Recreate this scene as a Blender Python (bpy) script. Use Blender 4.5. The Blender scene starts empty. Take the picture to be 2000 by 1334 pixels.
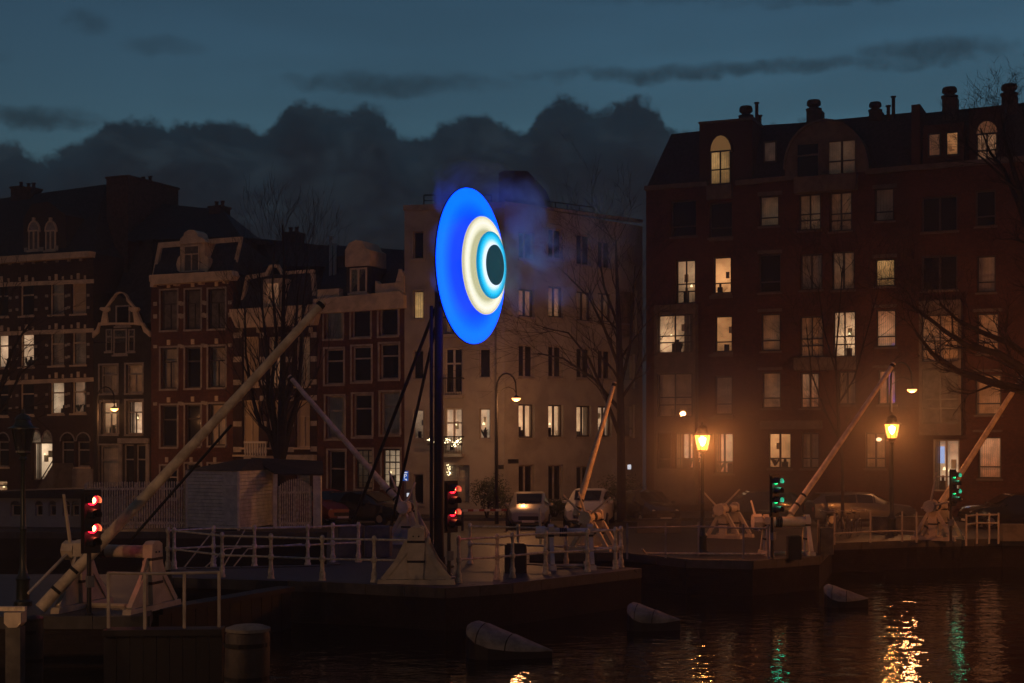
import bpy, math, random
from mathutils import Vector, Matrix
random.seed(7)
scene = bpy.context.scene
R = math.radians
# ------------------------------------------------------------------ camera
F, CX, HY, CZ = 2778.0, 1000.0, 862.0, 3.7        # focal length in photo pixels, centre, horizon row, eye height
cam = bpy.data.cameras.new("camera"); co = bpy.data.objects.new("camera", cam)
scene.collection.objects.link(co); scene.camera = co
co.location = (0, 0, CZ); co.rotation_euler = (R(90), 0, 0)
cam.sensor_width = 36; cam.lens = 36*F/2000; cam.shift_y = (HY-667)/2000
cam.clip_start = 0.3; cam.clip_end = 3000
# ------------------------------------------------------------------ world / dusk sky
world = bpy.data.worlds.new("World"); scene.world = world; world.use_nodes = True
wn, wl = world.node_tree.nodes, world.node_tree.links
wn.clear()
class NT:
    """tiny helper to write node trees"""
    def __init__(s, nodes, links): s.n, s.l = nodes, links
    def put(s, sock, v):
        if v is None: return
        if hasattr(v, 'is_output') or isinstance(v, bpy.types.NodeSocket): s.l.new(v, sock)
        else:
            try: sock.default_value = v
            except Exception: sock.default_value = (v[0], v[1], v[2], 1) if hasattr(v, '__len__') else v
    def math(s, op, a, b=None, c=None, clamp=False):
        n = s.n.new("ShaderNodeMath"); n.operation = op; n.use_clamp = clamp
        for i, v in enumerate((a, b, c)): s.put(n.inputs[i], v)
        return n.outputs[0]
    def mix(s, f, a, b, mode='MIX'):
        n = s.n.new("ShaderNodeMix"); n.data_type = 'RGBA'; n.blend_type = mode
        s.put(n.inputs[0], f); s.put(n.inputs[6], a); s.put(n.inputs[7], b)
        return n.outputs[2]
    def noise(s, vec, scale, detail=4, rough=.55, dist=0.0):
        n = s.n.new("ShaderNodeTexNoise"); s.put(n.inputs['Vector'], vec)
        n.inputs['Scale'].default_value = scale; n.inputs['Detail'].default_value = detail
        n.inputs['Roughness'].default_value = rough; n.inputs['Distortion'].default_value = dist
        return n.outputs['Fac']
    def ramp(s, f, pts, interp='LINEAR'):
        n = s.n.new("ShaderNodeValToRGB"); s.put(n.inputs[0], f); e = n.color_ramp.elements
        n.color_ramp.interpolation = interp
        while len(e) < len(pts): e.new(.5)
        for k, (p, c) in enumerate(pts):
            e[k].position = p; e[k].color = c if len(c) == 4 else (*c, 1)
        return n.outputs[0]
    def maprange(s, v, a, b, c=0., d=1., smooth=True):
        n = s.n.new("ShaderNodeMapRange"); n.interpolation_type = 'SMOOTHSTEP' if smooth else 'LINEAR'
        s.put(n.inputs[0], v)
        for i, x in enumerate((a, b, c, d)): s.put(n.inputs[i+1], x)
        return n.outputs[0]
    def comb(s, x, y, z):
        n = s.n.new("ShaderNodeCombineXYZ")
        for i, v in enumerate((x, y, z)): s.put(n.inputs[i], v)
        return n.outputs[0]
    def sep(s, v):
        n = s.n.new("ShaderNodeSeparateXYZ"); s.put(n.inputs[0], v); return n.outputs
W = NT(wn, wl)
SUN_EL, SUN_AZ, SKY_STRENGTH = -3.2, 22.0, 0.62
sky = wn.new("ShaderNodeTexSky"); sky.sky_type = 'NISHITA'; sky.sun_disc = False
sky.sun_elevation = R(SUN_EL); sky.sun_rotation = R(SUN_AZ); sky.altitude = 0; sky.air_density = 1; sky.dust_density = .6; sky.ozone_density = 2.5
tc = wn.new("ShaderNodeTexCoord"); dirv = tc.outputs['Generated']
dx, dy, dz = W.sep(dirv)
hor = W.math('SQRT', W.math('ADD', W.math('MULTIPLY', dx, dx), W.math('MULTIPLY', dy, dy)))
el = W.math('DIVIDE', dz, W.math('MAXIMUM', hor, 1e-3))              # tangent of elevation
az = W.math('ARCTAN2', dx, dy)
azp = W.math('PINGPONG', W.math('ADD', az, .36), .72)                # the cloud bank goes on all round
p2 = W.comb(azp, W.math('MULTIPLY', el, 1.0), 0)
# outline of the cumulus bank (azimuth -> elevation)
fc = wn.new("ShaderNodeFloatCurve"); cur = fc.mapping.curves[0]
outline = [(0,304),(35,310),(80,330),(112,318),(150,294),(180,288),(215,262),(255,250),(330,246),(385,258),(420,250),(480,258),(512,270),(540,240),(575,208),(615,203),
           (640,214),(668,212),(700,204),(740,212),(765,236),(800,262),(835,262),(865,230),(905,220),(950,226),(985,246),(1015,256),(1050,218),(1085,194),(1130,202),
           (1165,212),(1205,208),(1245,200),(1285,216),(1310,246),(1345,240),(1380,250),(1450,262),(1700,250),(2000,258)]
prev = -1
for k, (x, y) in enumerate(outline):
    t = (math.atan((x-CX)/F)+.36)/.72; v = (HY-y)/F/.3
    if k == 0: t = 0
    if k == len(outline)-1: t = 1
    if k < 2: cur.points[0 if k == 0 else 1].location = (t, v)
    else: cur.points.new(t, v)
fc.mapping.update()
W.put(fc.inputs[1], W.math('DIVIDE', azp, .72)); prof = W.math('MULTIPLY', fc.outputs[0], .3)
n1 = W.math('SUBTRACT', W.noise(p2, 26, 5, .6), .5)
n2 = W.math('SUBTRACT', W.noise(p2, 95, 5, .62, .4), .5)
wob = W.math('ADD', W.math('MULTIPLY', n1, .030), W.math('MULTIPLY', n2, .015))
dd = W.math('SUBTRACT', W.math('ADD', prof, wob), el)                # >0 inside the bank
soft = W.maprange(dd, -.0018, .0065)
# thin darker wisps above the bank: (azimuth px, elevation px, half width, half height, weight)
streak = None
for wx, wy, ra, rb, wt in ((50,262,140,24,1.0),(168,82,46,26,.6),(318,110,75,22,.45),(770,166,230,24,.85),(1440,146,430,17,.95),(1810,128,150,26,.9),
                           (1650,18,230,14,.55),(1300,4,200,12,.35),(-300,150,260,22,.6),(2400,120,260,20,.6)):
    ex = W.math('DIVIDE', W.math('SUBTRACT', az, math.atan((wx-CX)/F)), ra/F)
    ey = W.math('DIVIDE', W.math('SUBTRACT', W.math('ADD', el, W.math('MULTIPLY', n1, .02)), (HY-wy)/F), rb/F)
    q = W.math('SUBTRACT', 1.0, W.math('ADD', W.math('MULTIPLY', ex, ex), W.math('MULTIPLY', ey, ey)))
    q = W.math('ADD', q, W.math('MULTIPLY', W.math('ADD', n1, n2), 1.5))
    q = W.math('MULTIPLY', W.maprange(q, -.5, 1.5), wt)
    streak = q if streak is None else W.math('MAXIMUM', streak, q)
stv2 = W.comb(W.math('MULTIPLY', azp, 3.0), W.math('MULTIPLY', el, 12.0), 7.7)
veil = W.maprange(W.noise(stv2, 1.0, 3, .5), .42, .66)
skyc = W.mix(1.0, sky.outputs[0], (1.26, 1.98, 1.36, 1), 'MULTIPLY')
clear = W.mix(W.math('MULTIPLY', veil, .30), skyc, (.020, .042, .060, 1))
clear = W.mix(W.math('MULTIPLY', streak, .8), clear, (.014, .025, .034, 1))
# body of the bank: cool slate at the top, town-lit grey-brown lower down
inner = W.math('ADD', dd, W.math('MULTIPLY', n1, .05))
cl = W.ramp(W.maprange(inner, 0, .12, smooth=False), [(0, (.011, .021, .031)), (.35, (.009, .0125, .018)), (.7, (.0095, .0110, .0145)), (1, (.012, .0115, .013))])
n3 = W.noise(W.comb(W.math('MULTIPLY', azp, 1.0), W.math('MULTIPLY', el, 1.7), 4.4), 17, 5, .6, .6)
cl = W.mix(W.math('MULTIPLY', W.maprange(n3, .46, .72), W.maprange(inner, .14, .02, .0, .36)), cl, (.030, .048, .062, 1))
cl = W.mix(W.math('MULTIPLY', W.maprange(n2, -.1, .25), .22), cl, (.019, .030, .040, 1))
# one gap in the cloud low on the left
allsky = W.mix(soft, clear, cl)
bg = wn.new("ShaderNodeBackground"); wl.new(allsky, bg.inputs[0]); bg.inputs[1].default_value = 1.0
skymul = W.math('MULTIPLY', 1.0, 1.0)
out = wn.new("ShaderNodeOutputWorld"); wl.new(bg.outputs[0], out.inputs[0])
sm = wn.new("ShaderNodeVectorMath"); sm.operation = 'SCALE'
for l in list(wl):
    if l.from_node == sky: wl.remove(l)
wl.new(sky.outputs[0], sm.inputs[0]); sm.inputs['Scale'].default_value = SKY_STRENGTH
for n in wn:
    if n.type == 'MIX' and n.blend_type == 'MULTIPLY': wl.new(sm.outputs[0], n.inputs[6])
# ------------------------------------------------------------------ exposure / render settings
vs = scene.view_settings; vs.view_transform = 'Standard'; vs.look = 'None'; vs.exposure = 0; vs.gamma = 1; vs.use_curve_mapping = False
cy = scene.cycles
cy.max_bounces = 4; cy.diffuse_bounces = 1; cy.glossy_bounces = 2; cy.transmission_bounces = 3; cy.transparent_max_bounces = 12; cy.volume_bounces = 0
cy.sample_clamp_indirect = 3; cy.sample_clamp_direct = 0; cy.caustics_reflective = False; cy.caustics_refractive = False
world.cycles.sampling_method = 'MANUAL'; world.cycles.sample_map_resolution = 128
cy.use_denoising = True; cy.volume_step_rate = 1; cy.volume_max_steps = 40; cy.use_adaptive_sampling = True; cy.adaptive_threshold = .02; cy.adaptive_min_samples = 16
# ================================================================== helpers
COL = scene.collection
def tag(o, label=None, cat=None, group=None, kind=None):
    if label: o['label'] = label
    if cat: o['category'] = cat
    if group: o['group'] = group
    if kind: o['kind'] = kind
    return o
def G(px, py, z=0.0):
    """photo pixel on a level surface -> world point"""
    Y = (CZ-z)*F/(py-HY); return Vector(((px-CX)/F*Y, Y, z))
def P(px, py, Y): return Vector(((px-CX)/F*Y, Y, CZ-(py-HY)/F*Y))
def S(Y): return F/Y                                               # photo pixels per metre at a distance
def rotz(a): return Matrix.Rotation(a, 4, 'Z')
class MB:
    """collects faces; build() links ONE mesh object"""
    def __init__(s): s.v, s.f, s.uv, s.M = [], [], [], None
    def face(s, pts, uv=None):
        n = len(s.v)
        for p in pts: s.v.append(tuple(s.M @ Vector(p)) if s.M else tuple(p))
        s.f.append(tuple(range(n, n+len(pts)))); s.uv.append(uv or [(0, 0)]*len(pts)); return s
    def mesh(s, pts, faces):
        n = len(s.v)
        for p in pts: s.v.append(tuple(s.M @ Vector(p)) if s.M else tuple(p))
        for f in faces: s.f.append(tuple(n+i for i in f)); s.uv.append([(0, 0)]*len(f))
        return s
    def hexa(s, p): return s.mesh(p, [(3,2,1,0),(4,5,6,7),(0,1,5,4),(1,2,6,5),(2,3,7,6),(3,0,4,7)])
    def box(s, x0, x1, y0, y1, z0, z1):
        return s.hexa([(x0,y0,z0),(x1,y0,z0),(x1,y1,z0),(x0,y1,z0),(x0,y0,z1),(x1,y0,z1),(x1,y1,z1),(x0,y1,z1)])
    def beam(s, a, b, w, h, up=(0,0,1)):
        a, b = Vector(a), Vector(b); d = (b-a).normalized(); u = Vector(up)
        if abs(d.dot(u)) > .98: u = Vector((1,0,0))
        x = d.cross(u).normalized()*w/2; y = x.cross(d).normalized()*h/2
        return s.hexa([a-x-y, a+x-y, a+x+y, a-x+y, b-x-y, b+x-y, b+x+y, b-x+y])
    def tube(s, pts, rs, n=8, cap=True):
        pts = [Vector(p) for p in pts]
        if not hasattr(rs, '__len__'): rs = [rs]*len(pts)
        rings, k0 = [], len(s.v); u = None; V = []
        for i, p in enumerate(pts):
            d = (pts[min(i+1, len(pts)-1)]-pts[max(i-1, 0)]).normalized()
            if u is None: u = d.cross(Vector((0,0,1)) if abs(d.z) < .9 else Vector((1,0,0))).normalized()
            u = (u-d*u.dot(d)).normalized(); w = d.cross(u)
            for j in range(n):
                t = 2*math.pi*j/n; V.append(p+(u*math.cos(t)+w*math.sin(t))*rs[i])
        fs = []
        for i in range(len(pts)-1):
            for j in range(n): fs.append((i*n+j, i*n+(j+1) % n, (i+1)*n+(j+1) % n, (i+1)*n+j))
        if cap: fs.append(tuple(range(n-1, -1, -1))); m = (len(pts)-1)*n; fs.append(tuple(range(m, m+n)))
        return s.mesh(V, fs)
    def lathe(s, prof, n=12, c=(0,0,0), cap=True):
        V, fs = [], []
        for r, z in prof:
            for j in range(n): t = 2*math.pi*j/n; V.append((c[0]+r*math.cos(t), c[1]+r*math.sin(t), c[2]+z))
        for i in range(len(prof)-1):
            for j in range(n): fs.append((i*n+j, i*n+(j+1) % n, (i+1)*n+(j+1) % n, (i+1)*n+j))
        if cap: fs.append(tuple(range(n-1, -1, -1))); m = (len(prof)-1)*n; fs.append(tuple(range(m, m+n)))
        return s.mesh(V, fs)
    def prism(s, poly, off):
        """planar polygon (3D points) pushed along a vector"""
        a = [Vector(p) for p in poly]; off = Vector(off); b = [p+off for p in a]; n = len(a)
        return s.mesh(a+b, [tuple(range(n)), tuple(range(2*n-1, n-1, -1))]+[((i+1) % n, i, n+i, n+(i+1) % n) for i in range(n)])
    def data(s, name, mat, smooth=False, origin=(0,0,0)):
        me = bpy.data.meshes.new(name); o = origin
        me.from_pydata([(x-o[0], y-o[1], z-o[2]) for x, y, z in s.v], [], s.f)
        uv = me.uv_layers.new(name="uv").data; k = 0
        for f in s.uv:
            for c in f: uv[k].uv = c; k += 1
        if mat: me.materials.append(mat)
        if smooth:
            me.polygons.foreach_set('use_smooth', [True]*len(me.polygons))
            try: me.set_sharp_from_angle(angle=R(38))
            except Exception: pass
        me.update(); return me
    def build(s, name, mat, parent=None, smooth=False, loc=None):
        """vertices are in world space; parent is an unrotated root, so its location is taken off"""
        org = world_loc(parent) if parent else (Vector(loc) if loc is not None else Vector((0,0,0)))
        o = bpy.data.objects.new(name, s.data(name, mat, smooth, org)); COL.objects.link(o)
        if parent: o.parent = parent
        else: o.location = org
        return o
def world_loc(o):
    v = Vector(o.location)
    while o.parent: o = o.parent; v = v+Vector(o.location)
    return v
def empty(name, loc, label=None, cat=None, group=None, rz=0):
    o = bpy.data.objects.new(name, None); COL.objects.link(o); o.location = loc; o.rotation_euler[2] = rz; o.empty_display_size = .2
    return tag(o, label, cat, group)
def inst(me, name, parent, loc=(0,0,0), rz=0.0, sc=None):
    o = bpy.data.objects.new(name, me); COL.objects.link(o); o.parent = parent
    o.location = loc; o.rotation_euler[2] = rz
    if sc: o.scale = sc
    return o
# ================================================================== materials
def mat(name, col, rough=.7, spec=.4, metal=0., nscale=0, namt=.3, bump=0., bscale=None, coat=0., alt=None):
    m = bpy.data.materials.new(name); m.use_nodes = True; n = m.node_tree.nodes; b = n['Principled BSDF']
    t = NT(n, m.node_tree.links)
    b.inputs['Roughness'].default_value = rough; b.inputs['Metallic'].default_value = metal
    b.inputs['Specular IOR Level'].default_value = spec; b.inputs['Coat Weight'].default_value = coat
    c4 = (*col, 1)
    if nscale:
        g = n.new("ShaderNodeNewGeometry"); f = t.noise(g.outputs['Position'], nscale, 6, .62)
        c2 = alt or tuple(x*(1-namt) for x in col)
        c = t.mix(t.maprange(f, .32, .68), (*c2, 1), tuple(min(1, x*(1+namt*.4)) for x in col)+(1,))
        t.put(b.inputs['Base Color'], c)
        r = t.math('ADD', t.math('MULTIPLY', f, .25), rough-.12, clamp=True); t.put(b.inputs['Roughness'], r)
        if bump:
            bn = n.new("ShaderNodeBump"); bn.inputs['Strength'].default_value = bump; bn.inputs['Distance'].default_value = .02
            t.put(bn.inputs['Height'], t.noise(g.outputs['Position'], bscale or nscale*5, 5, .6)); t.put(b.inputs['Normal'], bn.outputs[0])
    else: b.inputs['Base Color'].default_value = c4
    return m
def brick_mat(name, c1, c2, mortar, scale=1.0, rough=.85):
    m = bpy.data.materials.new(name); m.use_nodes = True; n = m.node_tree.nodes; b = n['Principled BSDF']; t = NT(n, m.node_tree.links)
    uv = n.new("ShaderNodeUVMap"); uv.uv_map = "uv"
    br = n.new("ShaderNodeTexBrick"); t.put(br.inputs['Vector'], uv.outputs[0])
    br.inputs['Color1'].default_value = (*c1, 1); br.inputs['Color2'].default_value = (*c2, 1); br.inputs['Mortar'].default_value = (*mortar, 1)
    br.inputs['Scale'].default_value = 1; br.inputs['Brick Width'].default_value = .22*scale; br.inputs['Row Height'].default_value = .075*scale
    br.inputs['Mortar Size'].default_value = .010*scale; br.inputs['Bias'].default_value = -.1
    f = t.noise(uv.outputs[0], .55, 6, .65); f2 = t.noise(uv.outputs[0], 6, 4, .6)
    c = t.mix(t.maprange(f, .35, .7), br.outputs['Color'], tuple(x*.55 for x in c1)+(1,))
    c = t.mix(t.math('MULTIPLY', t.maprange(f2, .45, .7), .35), c, tuple(min(1, x*1.5) for x in c2)+(1,))
    t.put(b.inputs['Base Color'], c); b.inputs['Roughness'].default_value = rough; b.inputs['Specular IOR Level'].default_value = .25
    bn = n.new("ShaderNodeBump"); bn.inputs['Strength'].default_value = .5; bn.inputs['Distance'].default_value = .01
    t.put(bn.inputs['Height'], t.math('SUBTRACT', 1.0, br.outputs['Fac'])); t.put(b.inputs['Normal'], bn.outputs[0])
    return m
def emit(name, col, k, sample='AUTO'):
    m = bpy.data.materials.new(name); m.use_nodes = True; n = m.node_tree.nodes; b = n['Principled BSDF']
    b.inputs['Base Color'].default_value = (*[min(.8, c*.5) for c in col], 1); b.inputs['Roughness'].default_value = .4
    b.inputs['Emission Color'].default_value = (*col, 1); b.inputs['Emission Strength'].default_value = k
    m.cycles.emission_sampling = sample; return m
def room_mat(name, col, k, curtain=0.0, sample='NONE', seed=0.0):
    """back of a lit room: plaster, pictures and shelf shapes, or drawn curtains, with the room light painted into the emission"""
    m = bpy.data.materials.new(name); m.use_nodes = True; n = m.node_tree.nodes; t = NT(n, m.node_tree.links); b = n['Principled BSDF']
    uv = n.new("ShaderNodeUVMap"); uv.uv_map = "uv"; oi = n.new("ShaderNodeObjectInfo"); rnd = oi.outputs['Random']
    u, v, _ = t.sep(uv.outputs[0])
    off = t.math('MULTIPLY', rnd, 37.0)
    vec = t.comb(t.math('ADD', u, off), v, off)
    f = t.noise(vec, 2.2, 3, .5)
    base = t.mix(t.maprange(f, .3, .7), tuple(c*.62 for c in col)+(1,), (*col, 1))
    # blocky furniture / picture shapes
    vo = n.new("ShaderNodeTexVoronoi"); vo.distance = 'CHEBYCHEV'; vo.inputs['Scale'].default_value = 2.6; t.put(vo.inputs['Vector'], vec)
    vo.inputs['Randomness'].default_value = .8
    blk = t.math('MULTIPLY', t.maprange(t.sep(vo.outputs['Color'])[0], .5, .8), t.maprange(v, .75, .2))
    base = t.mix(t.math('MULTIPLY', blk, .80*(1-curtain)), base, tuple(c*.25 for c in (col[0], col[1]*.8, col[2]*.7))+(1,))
    if curtain:
        wv = n.new("ShaderNodeTexWave"); wv.bands_direction = 'X'; wv.inputs['Scale'].default_value = 3.3; wv.inputs['Distortion'].default_value = 1.6
        wv.inputs['Detail'].default_value = 2; t.put(wv.inputs['Vector'], vec)
        base = t.mix(t.math('MULTIPLY', wv.outputs['Fac'], .5*curtain), base, tuple(c*.3 for c in col)+(1,))
    t.put(b.inputs['Base Color'], base); b.inputs['Roughness'].default_value = .9
    t.put(b.inputs['Emission Color'], base)
    # painted light: emission fades away from an imagined lamp at a random spot
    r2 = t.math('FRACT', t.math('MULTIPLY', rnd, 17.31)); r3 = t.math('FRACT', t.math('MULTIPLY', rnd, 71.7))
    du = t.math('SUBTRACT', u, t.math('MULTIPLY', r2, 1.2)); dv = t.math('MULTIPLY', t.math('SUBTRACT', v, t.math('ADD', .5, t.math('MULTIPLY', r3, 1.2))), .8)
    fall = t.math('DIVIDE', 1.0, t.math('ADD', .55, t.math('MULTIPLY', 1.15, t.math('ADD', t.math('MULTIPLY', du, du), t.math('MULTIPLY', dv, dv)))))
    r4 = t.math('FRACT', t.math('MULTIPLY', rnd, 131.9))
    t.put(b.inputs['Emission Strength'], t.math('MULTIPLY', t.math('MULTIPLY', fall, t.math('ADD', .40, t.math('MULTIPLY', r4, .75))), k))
    m.cycles.emission_sampling = sample; return m
def clear_glass(name, gl=.08, tint=(1,1,1)):
    m = bpy.data.materials.new(name); m.use_nodes = True; n = m.node_tree.nodes; l = m.node_tree.links; n.clear()
    o = n.new("ShaderNodeOutputMaterial"); mx = n.new("ShaderNodeMixShader"); tr = n.new("ShaderNodeBsdfTransparent"); gs = n.new("ShaderNodeBsdfGlossy")
    tr.inputs[0].default_value = (*tint, 1); gs.inputs['Roughness'].default_value = .02; mx.inputs[0].default_value = gl
    l.new(tr.outputs[0], mx.inputs[1]); l.new(gs.outputs[0], mx.inputs[2]); l.new(mx.outputs[0], o.inputs[0]); return m
def lamp_glass(name, col, k, opaque=.45):
    m = bpy.data.materials.new(name); m.use_nodes = True; n = m.node_tree.nodes; l = m.node_tree.links; n.clear()
    o = n.new("ShaderNodeOutputMaterial"); mx = n.new("ShaderNodeMixShader"); tr = n.new("ShaderNodeBsdfTransparent"); e = n.new("ShaderNodeEmission")
    e.inputs[0].default_value = (*col, 1); e.inputs[1].default_value = k; mx.inputs[0].default_value = opaque
    l.new(tr.outputs[0], mx.inputs[1]); l.new(e.outputs[0], mx.inputs[2]); l.new(mx.outputs[0], o.inputs[0]); m.cycles.emission_sampling = 'NONE'; return m
M = {}
M['brick_dark'] = brick_mat('dark brown brick', (.050,.024,.018), (.066,.030,.021), (.06,.045,.036))
M['brick_black'] = brick_mat('tarred brick', (.030,.026,.024), (.040,.032,.028), (.05,.045,.04))
M['brick_red'] = brick_mat('red brown brick', (.105,.036,.024), (.135,.048,.030), (.10,.07,.055))
M['brick_block'] = brick_mat('apartment brick', (.080,.026,.015), (.105,.034,.019), (.075,.042,.032))
M['quay_brick'] = brick_mat('quay brick', (.015,.010,.009), (.022,.015,.012), (.018,.015,.014))
M['stucco'] = mat('pale render', (.36,.335,.29), .9, .2, nscale=.8, namt=.22, bump=.15, bscale=9)
M['trim'] = mat('cream painted trim', (.66,.52,.34), .6, .4, nscale=1.7, namt=.25, bump=.05)
M['trim_white'] = mat('white painted joinery', (.58,.54,.47), .5, .4, nscale=2.5, namt=.18)
M['trim_dim'] = mat('weathered grey trim', (.34,.30,.25), .6, .4, nscale=2.5, namt=.3)
M['trim_dark'] = mat('dark sandstone trim', (.13,.10,.08), .7, .3, nscale=3, namt=.3)
M['frame_dark'] = mat('dark window frame', (.045,.035,.03), .45, .5)
M['stone'] = mat('pale stone block', (.46,.40,.31), .85, .25, nscale=3, namt=.3, bump=.1)
M['tile'] = mat('dark roof tile', (.050,.040,.040), .8, .3, nscale=6, namt=.5, bump=.6, bscale=9)
M['slate'] = mat('slate', (.055,.045,.045), .7, .3, nscale=4, namt=.5, bump=.4, bscale=11)
M['chimney'] = mat('sooty chimney brick', (.09,.055,.045), .9, .2, nscale=5, namt=.4, bump=.4)
M['iron'] = mat('black iron', (.012,.012,.013), .6, .25, nscale=7, namt=.4)
M['iron_green'] = mat('dark green iron', (.020,.030,.024), .4, .5, nscale=7, namt=.3)
M['rail_paint'] = mat('worn white railing paint', (.70,.61,.43), .55, .4, nscale=9, namt=.2, alt=(.40,.33,.22), bump=.1)
M['wood_white'] = mat('white painted timber', (.62,.52,.38), .65, .35, nscale=2.2, namt=.2, alt=(.46,.38,.27), bump=.12, bscale=18)
M['pole_wood'] = mat('pale weathered pole timber', (.68,.57,.39), .7, .3, nscale=3.5, namt=.2, alt=(.46,.37,.25), bump=.3, bscale=14)
M['pile_wood'] = mat('wet pile timber', (.045,.035,.028), .6, .4, nscale=4, namt=.5, bump=.6, bscale=12)
M['gate_wood'] = mat('tarred gate planks', (.007,.006,.006), .6, .4, nscale=3, namt=.4, bump=.3)
M['paving'] = mat('wet brick paving', (.040,.034,.032), .5, .45, nscale=1.4, namt=.45, bump=.6, bscale=16)
M['road'] = mat('street clinker', (.080,.066,.058), .7, .35, nscale=1.2, namt=.35, bump=.4, bscale=14)
M['coping'] = mat('bluestone coping', (.055,.050,.046), .6, .4, nscale=4, namt=.35, bump=.2)
M['concrete'] = mat('stained concrete', (.13,.118,.10), .85, .25, nscale=2.2, namt=.4, bump=.3)
M['shed'] = mat('pale shed boards', (.66,.61,.49), .7, .3, nscale=3, namt=.25)
M['black'] = mat('black paint', (.012,.012,.013), .5, .4)
M['rubber'] = mat('tyre rubber', (.015,.015,.016), .8, .3)
M['chrome'] = mat('worn metal', (.5,.48,.45), .3, .5, metal=.9)
M['bark'] = mat('bark', (.030,.023,.019), .9, .2, nscale=8, namt=.5, bump=.6, bscale=20)
M['leaf'] = mat('dark evergreen leaf', (.035,.05,.022), .6, .3, nscale=6, namt=.5)
M['glass_dark'] = mat('unlit window glass', (.010,.010,.011), .06, .5)
M['glass_dim'] = mat('blind behind glass', (.26,.19,.11), .5, .5, nscale=1.2, namt=.5)
M['glass_clear'] = clear_glass('window glass')
M['blind'] = mat('closed roller blind', (.55,.42,.26), .8, .2, nscale=1, namt=.1)
M['curtain'] = mat('net curtain', (.15,.14,.125), .9, .1, nscale=3, namt=.4)
M['black_gloss'] = mat('black car paint', (.010,.010,.012), .18, .5, coat=.6)
M['silver'] = mat('silver car paint', (.42,.40,.37), .28, .5, metal=.55, coat=.5)
M['grey_paint'] = mat('grey car paint', (.10,.095,.09), .3, .5, metal=.4, coat=.5)
M['white_paint'] = mat('white van paint', (.50,.48,.45), .35, .5, coat=.4)
M['red_paint'] = mat('red car paint', (.22,.02,.02), .3, .5, coat=.5)
M['car_glass'] = mat('car glass', (.012,.012,.013), .05, .6)
M['plastic_grey'] = mat('grey plastic', (.16,.16,.16), .5, .4)
M['blue_sign'] = emit('lit blue sign face', (.01,.10,.50), .55, 'NONE')
M['white_sign'] = emit('lit white sign face', (.80,.85,.95), .75, 'NONE')
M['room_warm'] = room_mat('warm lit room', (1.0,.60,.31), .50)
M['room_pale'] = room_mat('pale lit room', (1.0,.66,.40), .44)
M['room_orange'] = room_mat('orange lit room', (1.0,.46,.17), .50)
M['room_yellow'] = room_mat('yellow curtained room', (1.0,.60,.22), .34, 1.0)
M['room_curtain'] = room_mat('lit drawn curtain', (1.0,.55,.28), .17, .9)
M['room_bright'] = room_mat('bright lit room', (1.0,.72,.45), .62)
M['glow_dim'] = room_mat('dim room and reflection glow', (.80,.57,.33), .034, .5)  # dim emission, also standing in for the street reflected in the glass
M['glow_dimmer'] = room_mat('near-dark room and reflection glow', (.62,.50,.36), .016, .4)  # weaker emission, likewise used in place of reflections on dark panes
M['lamp_shade'] = emit('lit lamp shade', (1.0,.78,.42), 2.0, 'NONE')
M['bulb_warm'] = lamp_glass('sodium bulb', (1.0,.60,.20), 70.0, .40)
M['lamp_glass'] = lamp_glass('lantern glass', (1.0,.36,.04), 5.5, .40)
M['lamp_glass_off'] = clear_glass('dusty unlit lantern glass', .10, (.55,.5,.4))
M['bowl'] = emit('lit lamp bowl', (1.0,.42,.13), 4.0, 'NONE')
M['fairy'] = emit('fairy light', (1.0,.80,.45), 7.0, 'NONE')
M['red_core'] = emit('red signal lamp', (1.0,.45,.10), 14.0, 'NONE'); M['red_lens'] = emit('red signal lens', (1.0,.010,.030), 4.5, 'NONE')
M['green_core'] = emit('green signal lamp', (.40,1.0,.70), 9.0, 'NONE'); M['green_lens'] = emit('green signal lens', (.0,.80,.24), 1.2, 'NONE')
M['tv'] = emit('television picture', (.35,.55,1.0), .8, 'NONE')
M['stripe_red'] = mat('red barrier band', (.30,.03,.02), .5, .4); M['stripe_white'] = mat('white barrier band', (.62,.58,.5), .5, .4)
# ================================================================== setting: water, quays
WZ = -1.05
def water():
    m = bpy.data.materials.new('canal water'); m.use_nodes = True; n = m.node_tree.nodes; t = NT(n, m.node_tree.links); b = n['Principled BSDF']
    b.inputs['Base Color'].default_value = (.006,.007,.006,1); b.inputs['Roughness'].default_value = .015; b.inputs['IOR'].default_value = 1.33; b.inputs['Specular IOR Level'].default_value = .24
    g = n.new("ShaderNodeNewGeometry"); mp = n.new("ShaderNodeMapping"); t.put(mp.inputs[0], g.outputs['Position']); mp.inputs['Scale'].default_value = (1, 1.5, 1)
    h = t.math('ADD', t.math('MULTIPLY', t.noise(mp.outputs[0], 1.3, 3, .5, .4), 1.0), t.math('MULTIPLY', t.noise(mp.outputs[0], 4.0, 3, .5, .5), .16))
    bn = n.new("ShaderNodeBump"); bn.inputs['Strength'].default_value = .8; bn.inputs['Distance'].default_value = .042
    t.put(bn.inputs['Height'], h); t.put(b.inputs['Normal'], bn.outputs[0])
    w = MB().face([(-85,-25,WZ),(85,-25,WZ),(85,70,WZ),(-85,70,WZ)]).build('water', m); tag(w, kind='structure')
water()
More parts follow.
